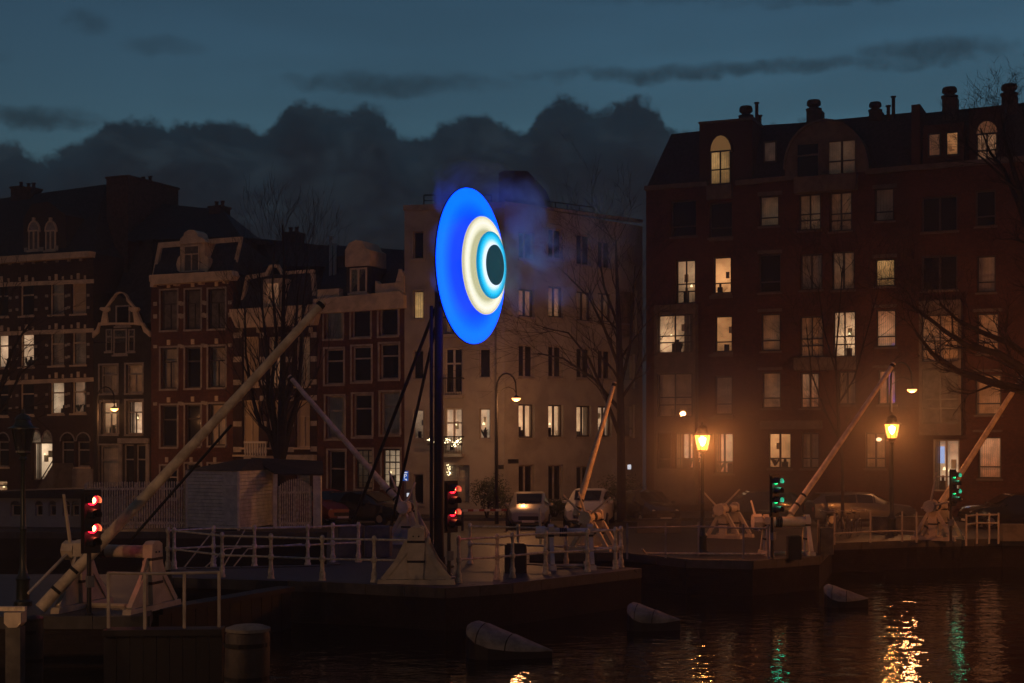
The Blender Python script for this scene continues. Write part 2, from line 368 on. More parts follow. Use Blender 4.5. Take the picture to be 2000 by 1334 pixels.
def slab(name, pts, mat_top, bottom=-3.0, coping=None, cop_l=1.15):
    """a quay: paved top, brick walls down into the water, a row of coping stones along the listed edges"""
    pts = [Vector((p[0], p[1], 0)) for p in pts]; n = len(pts)
    top = MB().face([tuple(p) for p in pts]).build(name, M[mat_top]); tag(top, kind='structure')
    w = MB()
    for i in range(n):
        a, b = pts[i], pts[(i+1) % n]; L = (b-a).length
        w.face([(b.x,b.y,bottom),(a.x,a.y,bottom),(a.x,a.y,-.004),(b.x,b.y,-.004)], [(L,bottom),(0,bottom),(0,0),(L,0)])
    w.build('quay_wall', M['quay_brick'], top)
    for i in (coping or []):
        a, b = pts[i], pts[(i+1) % n]; d = (b-a); L = d.length; d.normalize(); nn = Vector((-d.y, d.x, 0)); k = max(1, round(L/cop_l))
        for j in range(k):
            s0, s1 = L*j/k+.006, L*(j+1)/k-.006; h = .028+random.uniform(-.006, .006); q = .035+random.uniform(-.008, .008)
            A, B = a+d*s0, a+d*s1; o1, o2 = nn*(-q), nn*.38
            MB().hexa([A+o1+Vector((0,0,-.24)), B+o1+Vector((0,0,-.24)), B+o2+Vector((0,0,-.02)), A+o2+Vector((0,0,-.02)),
                       A+o1+Vector((0,0,h)), B+o1+Vector((0,0,h)), B+o2+Vector((0,0,h)), A+o2+Vector((0,0,h))]).build('coping_stone', M['coping'], top)
    return top
land = [(-80,57.7), G(640,1040), G(640,1104), G(470,1108), G(336,1110), G(340,1130), G(640,1139), G(870,1150), G(1000,1141), G(1252,1112), G(1110,1105), G(1030,1101),
        (0.55,46.9), G(1230,1082), G(1340,1094), G(1470,1097), G(1600,1088), G(1625,1062), G(1790,1056), G(1957,1053), (22,52.6), (80,52.6), (80,110), (-80,110)]
slab('quay', land, 'paving', coping=[0,1,2,3,4,5,6,7,8,9,10,11,12,13,14,15,16,17,18,19])
slab('lock_platform', [(-45,29.8), G(290,1206), G(318,1122), (-45,40.2)], 'paving', coping=[0,1])
road = MB().face([(-80,60.2,.004),(80,60.2,.004),(80,66.2,.004),(-80,66.2,.004)]).build('street', M['road']); tag(road, kind='structure')
for k in range(100):
    x0 = -60+k*1.2
    if k == 0: kerb = tag(MB().face([(-60,66.2,.12),(60,66.2,.12),(60,110,.12),(-60,110,.12)]).build('pavement', M['paving']), kind='structure')
    MB().box(x0+.005, x0+1.195, 66.05, 66.33, -.05, .135).build('kerb_stone', M['coping'], kerb)
# ================================================================== facades
class Plane:
    """vertical facade plane from photo columns pa..pb at distances Ya, Yb"""
    def __init__(s, pa, Ya, pb, Yb):
        a = Vector(((pa-CX)/F*Ya, Ya, 0)); b = Vector(((pb-CX)/F*Yb, Yb, 0))
        s.o = a; s.d = (b-a).normalized(); s.n = Vector((s.d.y, -s.d.x, 0)); s.L = (b-a).length
    def uz(s, px, py, d=0.0):
        k = (px-CX)/F; o = s.o+s.n*d                       # ray (k,1,..)*Y hits o+u*dir
        u = (k*o.y-o.x)/(s.d.x-k*s.d.y); Y = o.y+u*s.d.y
        return u, CZ-(py-HY)/F*Y
    def u(s, px, d=0.0): return s.uz(px, HY, d)[0]
    def w(s, u, z, d=0.0): return s.o+s.d*u+s.n*d+Vector((0, 0, z))
    def box(s, m, u0, u1, z0, z1, d0, d1):
        return m.hexa([s.w(u0,z0,d1), s.w(u1,z0,d1), s.w(u1,z0,d0), s.w(u0,z0,d0), s.w(u0,z1,d1), s.w(u1,z1,d1), s.w(u1,z1,d0), s.w(u0,z1,d0)])
    def pbox(s, m, x0, y0, x1, y1, d0, d1):
        u0, z1 = s.uz(x0, y0); u1, z0 = s.uz(x1, y1); return s.box(m, u0, u1, z0, z1, d0, d1)
    def poly(s, m, pts, d0, d1):
        """polygon of photo points lying at depth d1, pushed back to d0"""
        q = [s.uz(x, y, d1) for x, y in pts]
        return m.prism([s.w(u, z, d1) for u, z in q], s.n*(d0-d1))
class House:
    def __init__(s, name, label, cat, plane, x0, x1, ytop, ybase=None, wall='brick_red', depth=10.0, thick=.38):
        s.p = plane; s.u0, s.u1 = plane.u(x0), plane.u(x1); s.z1 = plane.uz((x0+x1)/2, ytop)[1]; s.z0 = 0.0; s.thick = thick
        s.root = empty(name, plane.w((s.u0+s.u1)/2, 0), label, cat); s.wall = wall; s.depth = depth; s.holes = []; s.trim = 'trim'
    def part(s, name, m, mt, parent=None, smooth=False): return m.build(name, M[mt] if isinstance(mt, str) else mt, parent or s.root, smooth)
    def pb(s, name, x0, y0, x1, y1, d0, d1, mt, parent=None):
        m = MB(); s.p.pbox(m, x0, y0, x1, y1, d0, d1); return s.part(name, m, mt, parent)
    def poly(s, name, pts, d0, d1, mt, parent=None):
        m = MB(); s.p.poly(m, pts, d0, d1); return s.part(name, m, mt, parent)
    def finish(s, back=True):
        """wall sheet with real openings, reveals, side and back walls"""
        m = MB(); p = s.p; us = sorted({round(x, 4) for h in s.holes for x in h[:2]} | {s.u0, s.u1}); zs = sorted({round(x, 4) for h in s.holes for x in h[2:]} | {s.z0, s.z1})
        us = [u for u in us if s.u0 <= u <= s.u1]; zs = [z for z in zs if s.z0 <= z <= s.z1]
        for i in range(len(us)-1):
            run = None
            for j in range(len(zs)-1):
                c = ((us[i]+us[i+1])/2, (zs[j]+zs[j+1])/2)
                solid = not any(h[0] < c[0] < h[1] and h[2] < c[1] < h[3] for h in s.holes)
                if solid and run is None: run = zs[j]
                if (not solid or j == len(zs)-2) and run is not None:
                    e = zs[j+1] if solid else zs[j]; a, b = us[i], us[i+1]
                    m.face([p.w(a,run), p.w(b,run), p.w(b,e), p.w(a,e)], [(a,run),(b,run),(b,e),(a,e)]); run = None
        t = -s.thick
        for a, b, z0, z1 in s.holes:
            m.face([p.w(a,z0), p.w(a,z1), p.w(a,z1,t), p.w(a,z0,t)], [(0,z0),(0,z1),(.3,z1),(.3,z0)])
            m.face([p.w(b,z0), p.w(b,z0,t), p.w(b,z1,t), p.w(b,z1)], [(0,z0),(.3,z0),(.3,z1),(0,z1)])
            m.face([p.w(a,z1), p.w(b,z1), p.w(b,z1,t), p.w(a,z1,t)]); m.face([p.w(a,z0), p.w(a,z0,t), p.w(b,z0,t), p.w(b,z0)])
        if back:
            D = -s.depth; a, b, z0, z1 = s.u0, s.u1, s.z0, s.z1
            m.face([p.w(a,z0,D), p.w(a,z0), p.w(a,z1), p.w(a,z1,D)], [(0,z0),(s.depth,z0),(s.depth,z1),(0,z1)])
            m.face([p.w(b,z0), p.w(b,z0,D), p.w(b,z1,D), p.w(b,z1)], [(0,z0),(s.depth,z0),(s.depth,z1),(0,z1)])
            m.face([p.w(b,z0,D), p.w(a,z0,D), p.w(a,z1,D), p.w(b,z1,D)]); m.face([p.w(a,z1-.02), p.w(b,z1-.02), p.w(b,z1-.02,D), p.w(a,z1-.02,D)])
        s.part('wall', m, s.wall)
    # ------------------------------------------------------------- windows
    def window(s, x0, y0, x1, y1, kind='k', style='', hole=True, d=-.16, fr=None, sill=True, trim=None, deep=0):
        p = s.p; ua, za = p.uz(x0, y0); ub, zb = p.uz(x1, y1); u0, u1, z0, z1 = min(ua,ub), max(ua,ub), min(za,zb), max(za,zb)
        z0 = max(z0, .14)
        if hole: s.holes.append((round(u0,4), round(u1,4), round(z0,4), round(z1,4)))
        w, h = u1-u0, z1-z0; t = .075 if w > .6 else .055; m = MB(); d0, d1 = d-.07, d; bars = []
        B = lambda a, b, c, e, k=0: p.box(m, a, b, c, e, d0+k, d1+k)
        B(u0, u0+t, z0, z1); B(u1-t, u1, z0, z1); B(u0+t, u1-t, z1-t, z1); B(u0+t, u1-t, z0, z0+t)
        um, b2 = (u0+u1)/2, .028
        lo, hi = z0+t, z1-t; tr = z1-h*.34
        if 's' in style: B(u0+t, u1-t, tr-.035, tr+.035); B(um-b2, um+b2, lo, tr-.035)
        if 't' in style: B(u0+t, u1-t, tr-.04, tr+.04)
        if 'v' in style: B(um-.05, um+.05, lo, hi)
        if 'x' in style: zm = z1-h*.55; B(um-.035, um+.035, lo, hi); B(u0+t, um-.035, zm-.03, zm+.03); B(um+.035, u1-t, zm-.03, zm+.03)
        if 'l' in style: zm = z0+h*.28; B(u0+t, u1-t, zm-.03, zm+.03, .012)
        if 'g' in style:
            for k in (1, 2): uu = u0+w*k/3; B(uu-.014, uu+.014, lo, hi)
            for k in range(1, 6): zz = z0+h*k/6; B(u0+t, u1-t, zz-.013, zz+.013, .008)
            B(u0+t, u1-t, tr-.035, tr+.035, .012)
        fr = fr or ('trim_dim' if s.wall != 'brick_block' else 'frame_dark')
        win = s.part('window', m, fr)
        pm = MB(); q = d-.05; pm.face([p.w(u0+t,z0+t,q), p.w(u1-t,z0+t,q), p.w(u1-t,z1-t,q), p.w(u0+t,z1-t,q)], [(0,0),(1,0),(1,1),(0,1)])
        room = {'w':'room_warm','p':'room_pale','o':'room_orange','y':'room_yellow','c':'room_curtain','b':'room_bright','d':'glow_dim','e':'glow_dimmer'}.get(kind)
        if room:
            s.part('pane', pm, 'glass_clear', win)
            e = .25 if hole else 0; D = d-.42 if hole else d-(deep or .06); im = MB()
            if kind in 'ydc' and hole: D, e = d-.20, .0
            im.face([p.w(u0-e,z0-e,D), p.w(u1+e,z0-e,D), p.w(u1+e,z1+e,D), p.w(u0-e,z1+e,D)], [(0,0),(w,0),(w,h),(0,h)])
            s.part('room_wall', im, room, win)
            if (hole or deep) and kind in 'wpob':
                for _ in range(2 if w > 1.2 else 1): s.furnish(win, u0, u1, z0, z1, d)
        elif kind == 'n': s.part('curtain', pm, 'curtain', win)
        elif kind == 'B': s.part('blind', pm, 'blind', win)
        elif kind == 'g': s.part('pane', pm, 'glass_dim', win)
        else: s.part('pane', pm, 'glass_dark', win)
        if sill and z0 > .6:
            sm = MB(); p.box(sm, u0-.07, u1+.07, z0-.10, z0-.004, -.05, .09); s.part('sill', sm, trim or ('trim_dark' if s.wall == 'brick_block' else s.trim), win)
        if trim:
            tm = MB(); k = .10
            for a in ((u0-k,u0-.004,z0,z1+k), (u1+.004,u1+k,z0,z1+k), (u0-.004,u1+.004,z1+.004,z1+k)): p.box(tm, a[0], a[1], a[2], a[3], -.05, .035)
            s.part('surround', tm, trim, win)
        return win, (u0, u1, z0, z1)
    def furnish(s, win, u0, u1, z0, z1, d):
        """things seen against the light: lamp, plant, chair back, half-drawn curtain"""
        p = s.p; w, h = u1-u0, z1-z0; r = random.random; mid = d-.24
        if r() < .75:
            m = MB(); uc = u0+w*(.25+.5*r()); zt = z0+h*(.16+.16*r()); p.box(m, uc-w*.12, uc+w*.12, z0+.05, zt, mid-.1, mid+.1)
            if r() < .6: p.box(m, uc-w*.04, uc+w*.06, zt, zt+h*.10, mid-.05, mid+.05)
            s.part('furniture', m, 'black', win)
        if r() < .40:
            m = MB(); uc = u0+w*(.2+.6*r())
            for k in range(16):
                a = r()*6.28; L = h*(.10+.16*r()); b = p.w(uc+(r()-.5)*.1, z0+.12, mid+.04)
                m.tube([b, b+p.d*math.cos(a)*L*.45+Vector((0,0,L*.8)), b+p.d*math.cos(a)*L*.9+Vector((0,0,L))], [.012,.03,.004], 4)
            s.part('house_plant', m, 'leaf', win)
        if r() < .45:
            m = MB(); c = p.w(u0+w*(.2+.6*r()), z0+h*(.36+.34*r()), mid); q = .055+.04*r()
            m.lathe([(q*.4,q),(q,-q*.4),(q*.9,-q*.5)], 8, c); s.part('table_lamp', m, 'lamp_shade', win)
        if r() < .5:
            m = MB(); side = r() < .5; cw = w*(.14+.14*r()); a = u0+.06 if side else u1-.06-cw
            for k in range(5): p.box(m, a+cw*k/5, a+cw*(k+1)/5-.004, z0+.05, z1-.05, d-.16-.03*(k % 2), d-.14-.03*(k % 2))
            s.part('curtain', m, 'curtain', win)
        if r() < .4:
            m = MB(); uc, zc = u0+w*(.25+.5*r()), z0+h*(.5+.2*r()); p.box(m, uc-w*.10, uc+w*.10, zc-h*.09, zc+h*.09, d-.40, d-.38); s.part('picture', m, 'shed', win)
    def arch(s, x0, y0, x1, ytop, mt, d0=-.2, d1=.03, n=8, fill=True, ring=None):
        """semi-elliptical head over photo columns x0..x1 springing at y0, rising to ytop: a filled lunette plus a ring of trim"""
        p = s.p; c = (x0+x1)/2; a = (x1-x0)/2; b = y0-ytop; out = []
        pts = [(c-a*math.cos(math.pi*k/n), y0-b*math.sin(math.pi*k/n)) for k in range(n+1)]
        if fill: out.append(s.poly('lunette', pts[::-1], d1-.06, d1-.03, mt))
        if ring:
            m = MB(); k1 = 1.16
            for i in range(n):
                q = [pts[i], pts[i+1], (c+(pts[i+1][0]-c)*k1, y0+(pts[i+1][1]-y0)*k1), (c+(pts[i][0]-c)*k1, y0+(pts[i][1]-y0)*k1)]
                p.poly(m, q, d0, d1)
            s.part('arch', m, ring)
def chimney(h, x0, y0, x1, y1, d, pots=2, mt='chimney', depth=.9):
    m = MB(); h.p.poly(m, [(x0,y1),(x1,y1),(x1,y0),(x0,y0)], d-depth, d); c = h.part('chimney', m, mt)
    u0, z = h.p.uz(x0, y0, d); u1, _ = h.p.uz(x1, y0, d)
    k = MB(); h.p.box(k, u0-.06, u1+.06, z-.14, z-.02, d-depth-.06, d+.06)
    for i in range(pots): uu = u0+(u1-u0)*(i+.5)/pots; k.lathe([(.11,-.05),(.10,.22),(.13,.24),(.13,.30)], 8, h.p.w(uu, z, d-depth/2))
    h.part('chimney_cap', k, mt, c); return c
def roof_slope(h, pts_eave, pts_ridge, d_eave, d_ridge, mt, back=True, name='roof'):
    """a sloping sheet between an eave line and a ridge line (photo points), carried down behind"""
    p = h.p; e = [p.w(*p.uz(x, y, d_eave), d_eave) for x, y in pts_eave]; r = [p.w(*p.uz(x, y, d_ridge), d_ridge) for x, y in pts_ridge]
    m = MB(); n = len(e)
    bk = [q+p.n*(d_eave-abs(d_ridge-d_eave)-6-d_ridge)*1.0+Vector((0,0,-2.0)) for q in r]
    for i in range(n-1):
        m.face([e[i], e[i+1], r[i+1], r[i]]); m.face([r[i], r[i+1], bk[i+1], bk[i]])
    ba, bb = e[0]+p.n*-8, e[-1]+p.n*-8
    m.face([e[0], r[0], bk[0], ba]); m.face([e[-1], bb, bk[-1], r[-1]]); m.face([bk[0], bk[-1], bb, ba])
    return h.part(name, m, mt)
def quoins(h, rows, mt='stone', d=.03, name='stone_block'):
    for x0, y0, x1, y1 in rows: h.pb(name, x0, y0, x1, y1, -.05, d, mt)
# scale along the left row falls off to the left; distances follow 1/Y being linear in the photo column
YL = lambda px: 70.0/(1-(790-px)/5800)
LEFT = Plane(-60, YL(-60), 790, YL(790))
# ------------------------------------------------------------------ house with cream bands at the far left
h = House('canal_house', 'dark brick house with cream bands and twin arched dormer windows, leftmost in row', 'house', LEFT, -60, 182, 503, wall='brick_dark')
def slope_y(x, y0, y1): return y0+(y1-y0)*x/180.0
for x0, x1, ks in ((-52,-24,'kkk'), (-8,16,'kpk'), (38,66,'kpk'), (96,125,'eeb'), (139,168,'Bep')):
    for (ya, yb), k in zip(((555,615), (651,715), (747,810)), ks):
        dy = slope_y((x0+x1)/2, 3, -4); h.window(x0, ya+dy, x1, yb+dy, k, 't', fr='trim', trim=None)
        if x0 > -30:
            kb = h.pb('keystone', (x0+x1)/2-2.5, ya+dy-18, (x0+x1)/2+2.5, ya+dy-7, -.02, .06, 'trim')
            for sx in (-13, 13): h.pb('keystone', (x0+x1)/2+sx-1.6, ya+dy-14, (x0+x1)/2+sx+1.6, ya+dy-7, -.02, .055, 'trim')
        for sx in (x0-7, x1+2):
            for sy in (22, 46): h.pb('stone_block', sx, ya+dy+sy, sx+5, ya+dy+sy+5, -.02, .035, 'stone')
for ya in (548, 644, 740):
    h.poly('band', [(-55,ya+6),(-55,ya+14),(182,ya+5),(182,ya-3)][::-1], -.02, .05, 'trim')
h.poly('cornice', [(-60,504),(-60,518),(172,501),(174,490)][::-1], -.1, .45, 'trim')
for k in range(10): x = -50+k*23; h.pb('bracket', x, 512-x*.06, x+4, 519-x*.06, -.02, .12, 'trim_dim')
h.window(60, 864, 102, 938, 'b', '', sill=False, d=-.3)                                    # lit stair hall
h.arch(61, 864, 80, 843, 'room_bright', fill=True, ring='trim_dim'); h.arch(82, 864, 101, 843, 'room_bright', fill=True, ring='trim_dim')
for x0, x1 in ((118,144), (149,175), (-6,17)):
    h.window(x0, 862, x1, 912, 'k', 't', fr='trim_dim', sill=True); h.arch(x0, 862, x1, 846, 'glass_dark', ring='trim_dim')
h.pb('plinth', 100, 915, 182, 962, -.02, .12, 'trim_dim'); h.window(118, 938, 168, 958, 'w', 'v', hole=True, sill=False, d=-.1)
h.window(-20, 938, 14, 968, 'w', 't', sill=False)
m = MB(); LEFT.poly(m, [(56,985),(104,985),(104,905)], .05, 1.6); h.part('stoop', m, 'concrete')
m = MB(); a = LEFT.w(*LEFT.uz(62, 966, 1.6), 1.6); b = LEFT.w(*LEFT.uz(104, 898, 1.6), 1.6); m.tube([a, b], .03, 6); h.part('handrail', m, 'iron')
h.finish()
roof_slope(h, [(-60,505),(176,494)], [(-60,396),(206,360)], .2, -3.5, 'tile')
h.poly('gable', [(45,494),(45,428),(62,398),(96,394),(128,420),(130,490)][::-1], -3, -.1, 'brick_dark')
for x in (55, 88):
    h.window(x, 450, x+20, 488, 'n', 'v', hole=False, d=.0, fr='trim'); h.arch(x, 452, x+20, 433, 'trim_dim', ring='trim', d0=-.1, d1=.02)
    h.pb('finial', x+8, 425, x+12, 434, -.1, .04, 'trim')
quoins(h, [(47,484,53,495),(74,483,84,494),(108,480,113,492)], d=.0)
chimney(h, 208, 345, 250, 540, -2.5, 3, depth=4.5); chimney(h, 21, 364, 40, 392, -3.2, 1); chimney(h, 40, 366, 60, 390, -3.2, 2)
# ------------------------------------------------------------------ narrow tarred house with neck gable
h = House('canal_house', 'narrow black brick house with ornate cream neck gable and one lit window row', 'house', LEFT, 182.3, 295, 668, wall='brick_black')
h.trim = 'trim_dim'
h.window(195, 714, 229, 768, 'e', 's', trim='trim_dim'); h.window(246, 712, 278, 767, 'd', 's', trim='trim_dim')
h.window(197, 785, 230, 848, 'w', 's', trim='trim_dim'); h.window(246, 783, 278, 848, 'p', 's', trim='trim_dim')
h.window(194, 870, 231, 955, 'e', 't', trim='trim_dim', sill=False); h.window(240, 868, 261, 955, 'k', 't', fr='trim_dim', sill=False); h.window(264, 868, 284, 955, 'k', 't', fr='trim_dim', sill=False)
h.pb('shop_front', 233, 856, 292, 866, -.02, .16, 'trim_dim'); h.pb('pilaster', 233, 867, 239, 960, -.02, .08, 'trim_dim'); h.pb('pilaster', 286, 867, 292, 960, -.02, .08, 'trim_dim')
h.finish()
h.poly('gable', [(184,668),(184,658),(190,652),(196,640),(199,620),(203,612),(214,600),(222,584),(234,578),(246,584),(254,600),(265,612),(270,622),(273,640),(281,652),(292,658),(292,668)], -.5, -.02, 'brick_black')
for x0, x1 in ((207,219), (222,248), (251,263)): h.window(x0, 643, x1, 686 if x0 != 222 else 692, 'e', 't', hole=False, d=.03, fr='trim_dim', sill=True)
h.window(226, 597, 254, 636, 'k', '', hole=False, d=.03, fr='trim_dim')
h.poly('gable_trim', [(180,660),(192,650),(193,636),(222,634),(260,634),(276,636),(280,648),(292,658),(292,648),(284,640),(278,630),(192,630),(188,642),(180,650)], -.1, .08, 'trim')
for a in ([(196,632),(201,608),(194,604),(196,600),(213,600),(213,606),(207,610),(210,632)], [(262,632),(259,610),(251,606),(251,600),(268,600),(270,604),(266,608),(276,632)]): h.poly('pilaster', a, -.1, .10, 'trim')
for a in ([(205,600),(209,600),(222,584),(219,580)], [(249,583),(246,587),(258,600),(262,600)]): h.poly('scroll', a, -.1, .08, 'trim')
h.arch(221, 586, 247, 572, 'brick_black', fill=False, ring='trim', d0=-.1, d1=.08)
roof_slope(h, [(182,640),(294,630)], [(240,420),(300,400)], -.6, -5, 'slate')
# ------------------------------------------------------------------ red brick house with cream mansard
h = House('canal_house', 'tall red brick house with cream framed mansard and scrolled dormer', 'house', LEFT, 295.3, 455, 540, wall='brick_red')
for x0, x1, ks in ((314,346,'nek'), (362,392,'nkk'), (407,440,'ned')):
    dy = -(x0-314)*.03
    for ya, yb, k in ((568,644,ks[0]), (680,759,ks[1]), (792,873,ks[2])):
        h.window(x0, ya+dy, x1, yb+dy, k, 's' if k != 'k' else 't', trim='trim_dim', fr='frame_dark')
        h.pb('keystone', (x0+x1)/2-3, ya+dy-16, (x0+x1)/2+3, ya+dy-6, -.02, .06, 'trim')
        for sx in (x0-14, x1+6): h.pb('stone_block', sx, ya+dy+(22 if ya < 600 else -6), sx+7, ya+dy+(29 if ya < 600 else 0), -.02, .035, 'stone')
        if ya < 600:
            for sx in (x0-14, x1+6): h.pb('stone_block', sx, ya+dy+46, sx+7, ya+dy+54, -.02, .035, 'stone')
h.window(362, 906, 392, 985, 'k', 't', trim='trim_dim', sill=False); h.window(314, 910, 346, 975, 'k', 't', trim='trim_dim'); h.window(407, 906, 440, 970, 'e', 't', trim='trim_dim')
for x in (326, 374, 420): h.pb('stone_block', x-3, 893, x+3, 903, -.02, .035, 'stone')
h.finish()
h.poly('cornice', [(291,549),(291,537),(452,528),(455,538),(450,546),(300,556)], -.1, .5, 'trim')
for x in (300, 345, 393, 441): h.pb('bracket', x, 552-(x-300)*.05, x+7, 561-(x-300)*.05, -.02, .3, 'trim')
roof_slope(h, [(298,540),(455,532)], [(312,478),(470,466)], .1, -1.1, 'slate')
h.poly('mansard_rim', [(297,538),(304,538),(314,484),(470,471),(472,462),(309,474)], -.5, -.35, 'trim'); h.poly('mansard_rim', [(452,530),(457,530),(471,470),(466,470)], -.5, -.35, 'trim')
h.poly('dormer', [(352,536),(352,476),(400,473),(400,533)], -1.5, .0, 'trim'); h.window(360, 480, 391, 530, 'n', 's', hole=False, d=.09, fr='trim', sill=False)
h.poly('pediment', [(350,477),(352,466),(358,461),(360,454),(368,449),(377,449),(384,454),(386,462),(396,464),(402,473)], -.8, .12, 'trim')
for a in ([(352,532),(346,528),(344,516),(347,505),(350,500),(352,500)], [(400,500),(403,500),(407,505),(407,520),(404,530),(400,532)]): h.poly('scroll', a, -.3, .06, 'trim')
roof_slope(h, [(250,470),(470,462)], [(250,391),(436,410)], -2.0, -5.5, 'tile', name='upper_roof'); chimney(h, 408, 402, 431, 425, -5.0, 2)
# ------------------------------------------------------------------ striped house with balcony
h = House('canal_house', 'brick house with pale stone stripes and a white balustrade behind bare tree', 'house', LEFT, 455.3, 619.5, 622, wall='brick_dark')
for x0, x1, ks in ((473,505,'BB'), (523,550,'cB'), (577,605,'BB')):
    h.window(x0, 658, x1, 754, ks[0] if x0 < 570 else 'd', 's', fr='trim'); h.window(x0, 782, x1, 874, ks[1], 's', fr='trim')
for y in (650, 697, 742, 773, 823, 873):
    quoins(h, [(456,y,472,y+10),(508,y,521,y+10),(553,y,574,y+10),(607,y-1,619,y+9)])
h.window(475, 915, 505, 975, 'k', 't', fr='trim_dim'); h.window(577, 915, 605, 975, 'e', 't', fr='trim_dim')
h.pb('band', 456, 888, 500, 892, -.02, .1, 'trim'); h.pb('stone_ledge', 563, 888, 619, 904, -.02, .35, 'stone')
h.finish()
h.poly('cornice', [(448,612),(448,604),(619,594),(619,606),(612,634),(460,640)], -.1, .45, 'trim')
for k in range(5): h.pb('bracket', 470+k*34, 640, 475+k*34, 650, -.02, .15, 'stone')
roof_slope(h, [(466,606),(618,598)], [(480,540),(612,530)], .0, -1.0, 'slate')
h.poly('roof_rim', [(466,606),(470,606),(484,545),(522,538),(528,522),(540,522),(548,536),(612,532),(612,526),(550,530),(542,516),(526,517),(518,532),(480,538)], -.5, -.3, 'trim')
h.poly('roof_rim', [(612,534),(606,534),(612,598),(619,598)], -.5, -.3, 'trim')
h.poly('dormer', [(514,600),(514,545),(552,543),(552,598)], -1.3, .02, 'trim'); h.window(519, 552, 548, 597, 'c', '', hole=False, d=.10, fr='trim', sill=False)
m = MB(); u0, z0 = LEFT.uz(498, 890); u1, z1 = LEFT.uz(541, 862); LEFT.box(m, u0, u1, z0-.2, z0, 0, 1.0); slab_b = h.part('balcony', m, 'stone')
m = MB(); LEFT.box(m, u0, u1, z1-.1, z1, .85, 1.0); h.part('handrail', m, 'trim_white', slab_b)
for k in range(9):
    uu = u0+.06+(u1-u0-.12)*k/8; b = LEFT.w(uu, z0, .93)
    MB().lathe([(.05,0),(.04,.08),(.075,.22),(.04,.42),(.05,z1-z0-.1)], 8, b).build('baluster', M['trim_white'], slab_b, True)
roof_slope(h, [(470,520),(640,520)], [(470,462),(650,481)], -3, -6, 'tile', name='upper_roof'); chimney(h, 553, 453, 577, 475, -6, 2)
# ------------------------------------------------------------------ brick house with central dormer, right end of the row
h = House('canal_house', 'brown brick house with tan frieze, gabled dormer and ornament, beside pale corner building', 'house', LEFT, 619.8, 789.7, 590, wall='brick_red')
rows = ((608,661,-3), (682,750,-5), (774,857,-4))
for i, (ya, yb, sl) in enumerate(rows):
    for j, (x0, x1) in enumerate(((633,669), (686,723), (740,777))):
        dy = sl*j; x = i*1.6; k = [['e','k','k'],['k','k','k'],['e','k','e']][i][j]
        h.window(x0+x, ya+dy, x1+x, yb+dy, k, 't' if i else '', fr='trim_dim', trim='trim_dim')
h.window(641, 880, 674, 985, 'k', 't', fr='trim_dim', trim='trim_dim', sill=False); h.window(694, 878, 727, 955, 'd', 'g', fr='frame_dark', trim='trim_dim'); h.window(746, 877, 781, 953, 'b', 'g', fr='frame_dark', trim='trim_dim')
h.finish()
h.poly('frieze', [(608,602),(612,584),(780,568),(788,576),(788,601),(624,612),(612,610)], -.1, .30, 'trim')
h.pb('parapet', 622, 566, 664, 584, -.3, .1, 'trim'); h.poly('parapet', [(733,574),(733,548),(740,555),(772,552),(778,530),(784,528),(789,540),(789,572)], -.3, .1, 'trim')
m = MB()
for k in range(4): u, z = LEFT.uz(780, 552-k*6); m.lathe([(.26-.05*k,0),(.10,.22)], 8, LEFT.w(u, z, -.1))
h.part('pine_ornament', m, 'trim')
roof_slope(h, [(620,582),(789,572)], [(640,500),(789,488)], -.3, -3.5, 'tile')
h.poly('dormer', [(677,574),(677,522),(718,518),(718,572)], -2, -.05, 'slate'); h.window(683, 524, 716, 571, 'd', 'v', hole=False, d=.0, fr='trim')
h.poly('dormer_gable', [(674,521),(674,488),(682,474),(694,469),(706,470),(714,484),(722,488),(722,518)], -1.6, .05, 'trim')
for x, y in ((646,462),(654,476)):
    m = MB(); u, z = LEFT.uz(x, y, -2); _, zb = LEFT.uz(x, 545, -2); b = LEFT.w(u, zb, -2); m.tube([b, b+Vector((0,0,z-zb))], .09, 8); m.lathe([(.14,-.08),(.14,.0)], 8, b+Vector((0,0,z-zb)))
    h.part('flue_pipe', m, 'chrome', smooth=True)
roof_slope(h, [(640,520),(789,520)], [(640,478),(789,488)], -4, -6.5, 'tile', name='upper_roof'); chimney(h, 660, 500, 672, 545, -2.5, 1)
# ------------------------------------------------------------------ pale corner building
YC = 69.1
WF = Plane(790, 70.0, 985, YC); WSide = Plane(985, YC, 1255, 76.8)
h = House('corner_building', 'pale rendered corner apartment block with flat roof behind the glowing disc', 'building', WF, 790, 985, 404, wall='stucco', depth=7)
h.trim = 'trim'
for y0, y1, k in ((452,505,'k'),(568,622,'y'),(684,740,'k'),(800,857,'p'),(926,985,'k')): h.window(807, y0, 827, y1, k, '', fr='trim_dim', trim='stucco')
for y0, y1, k in ((452,505,'k'),(568,622,'k'),(681,737,'k'),(798,857,'b')): h.window(936, y0, 957, y1, k, '', fr='trim_dim', trim='stucco')
for y0, y1, k in ((450,535,'k'),(565,650,'o'),(680,768,'k'),(797,882,'p')):
    h.window(869, y0, 903, y1, k, 'tv', fr='trim_white', sill=False)
    u0, z0 = WF.uz(864, y1+4); u1, z1 = WF.uz(907, y1-30); m = MB(); WF.box(m, u0, u1, z0-.16, z0, 0, .55); bal = h.part('balcony', m, 'stucco')
    m = MB(); WF.box(m, u0, u1, z1-.05, z1, .5, .55); WF.box(m, u0, u0+.05, z1-.05, z1, .0, .5); WF.box(m, u1-.05, u1, z1-.05, z1, 0, .5); h.part('handrail', m, 'iron', bal)
    for k in range(14): uu = u0+.04+(u1-u0-.08)*k/13; b = WF.w(uu, z0, .52); MB().tube([b, b+Vector((0,0,z1-z0-.05))], .012, 4).build('baluster', M['iron'], bal)
h.window(870, 908, 917, 985, 'e', 'tv', fr='trim_dim', sill=False)
h.finish()
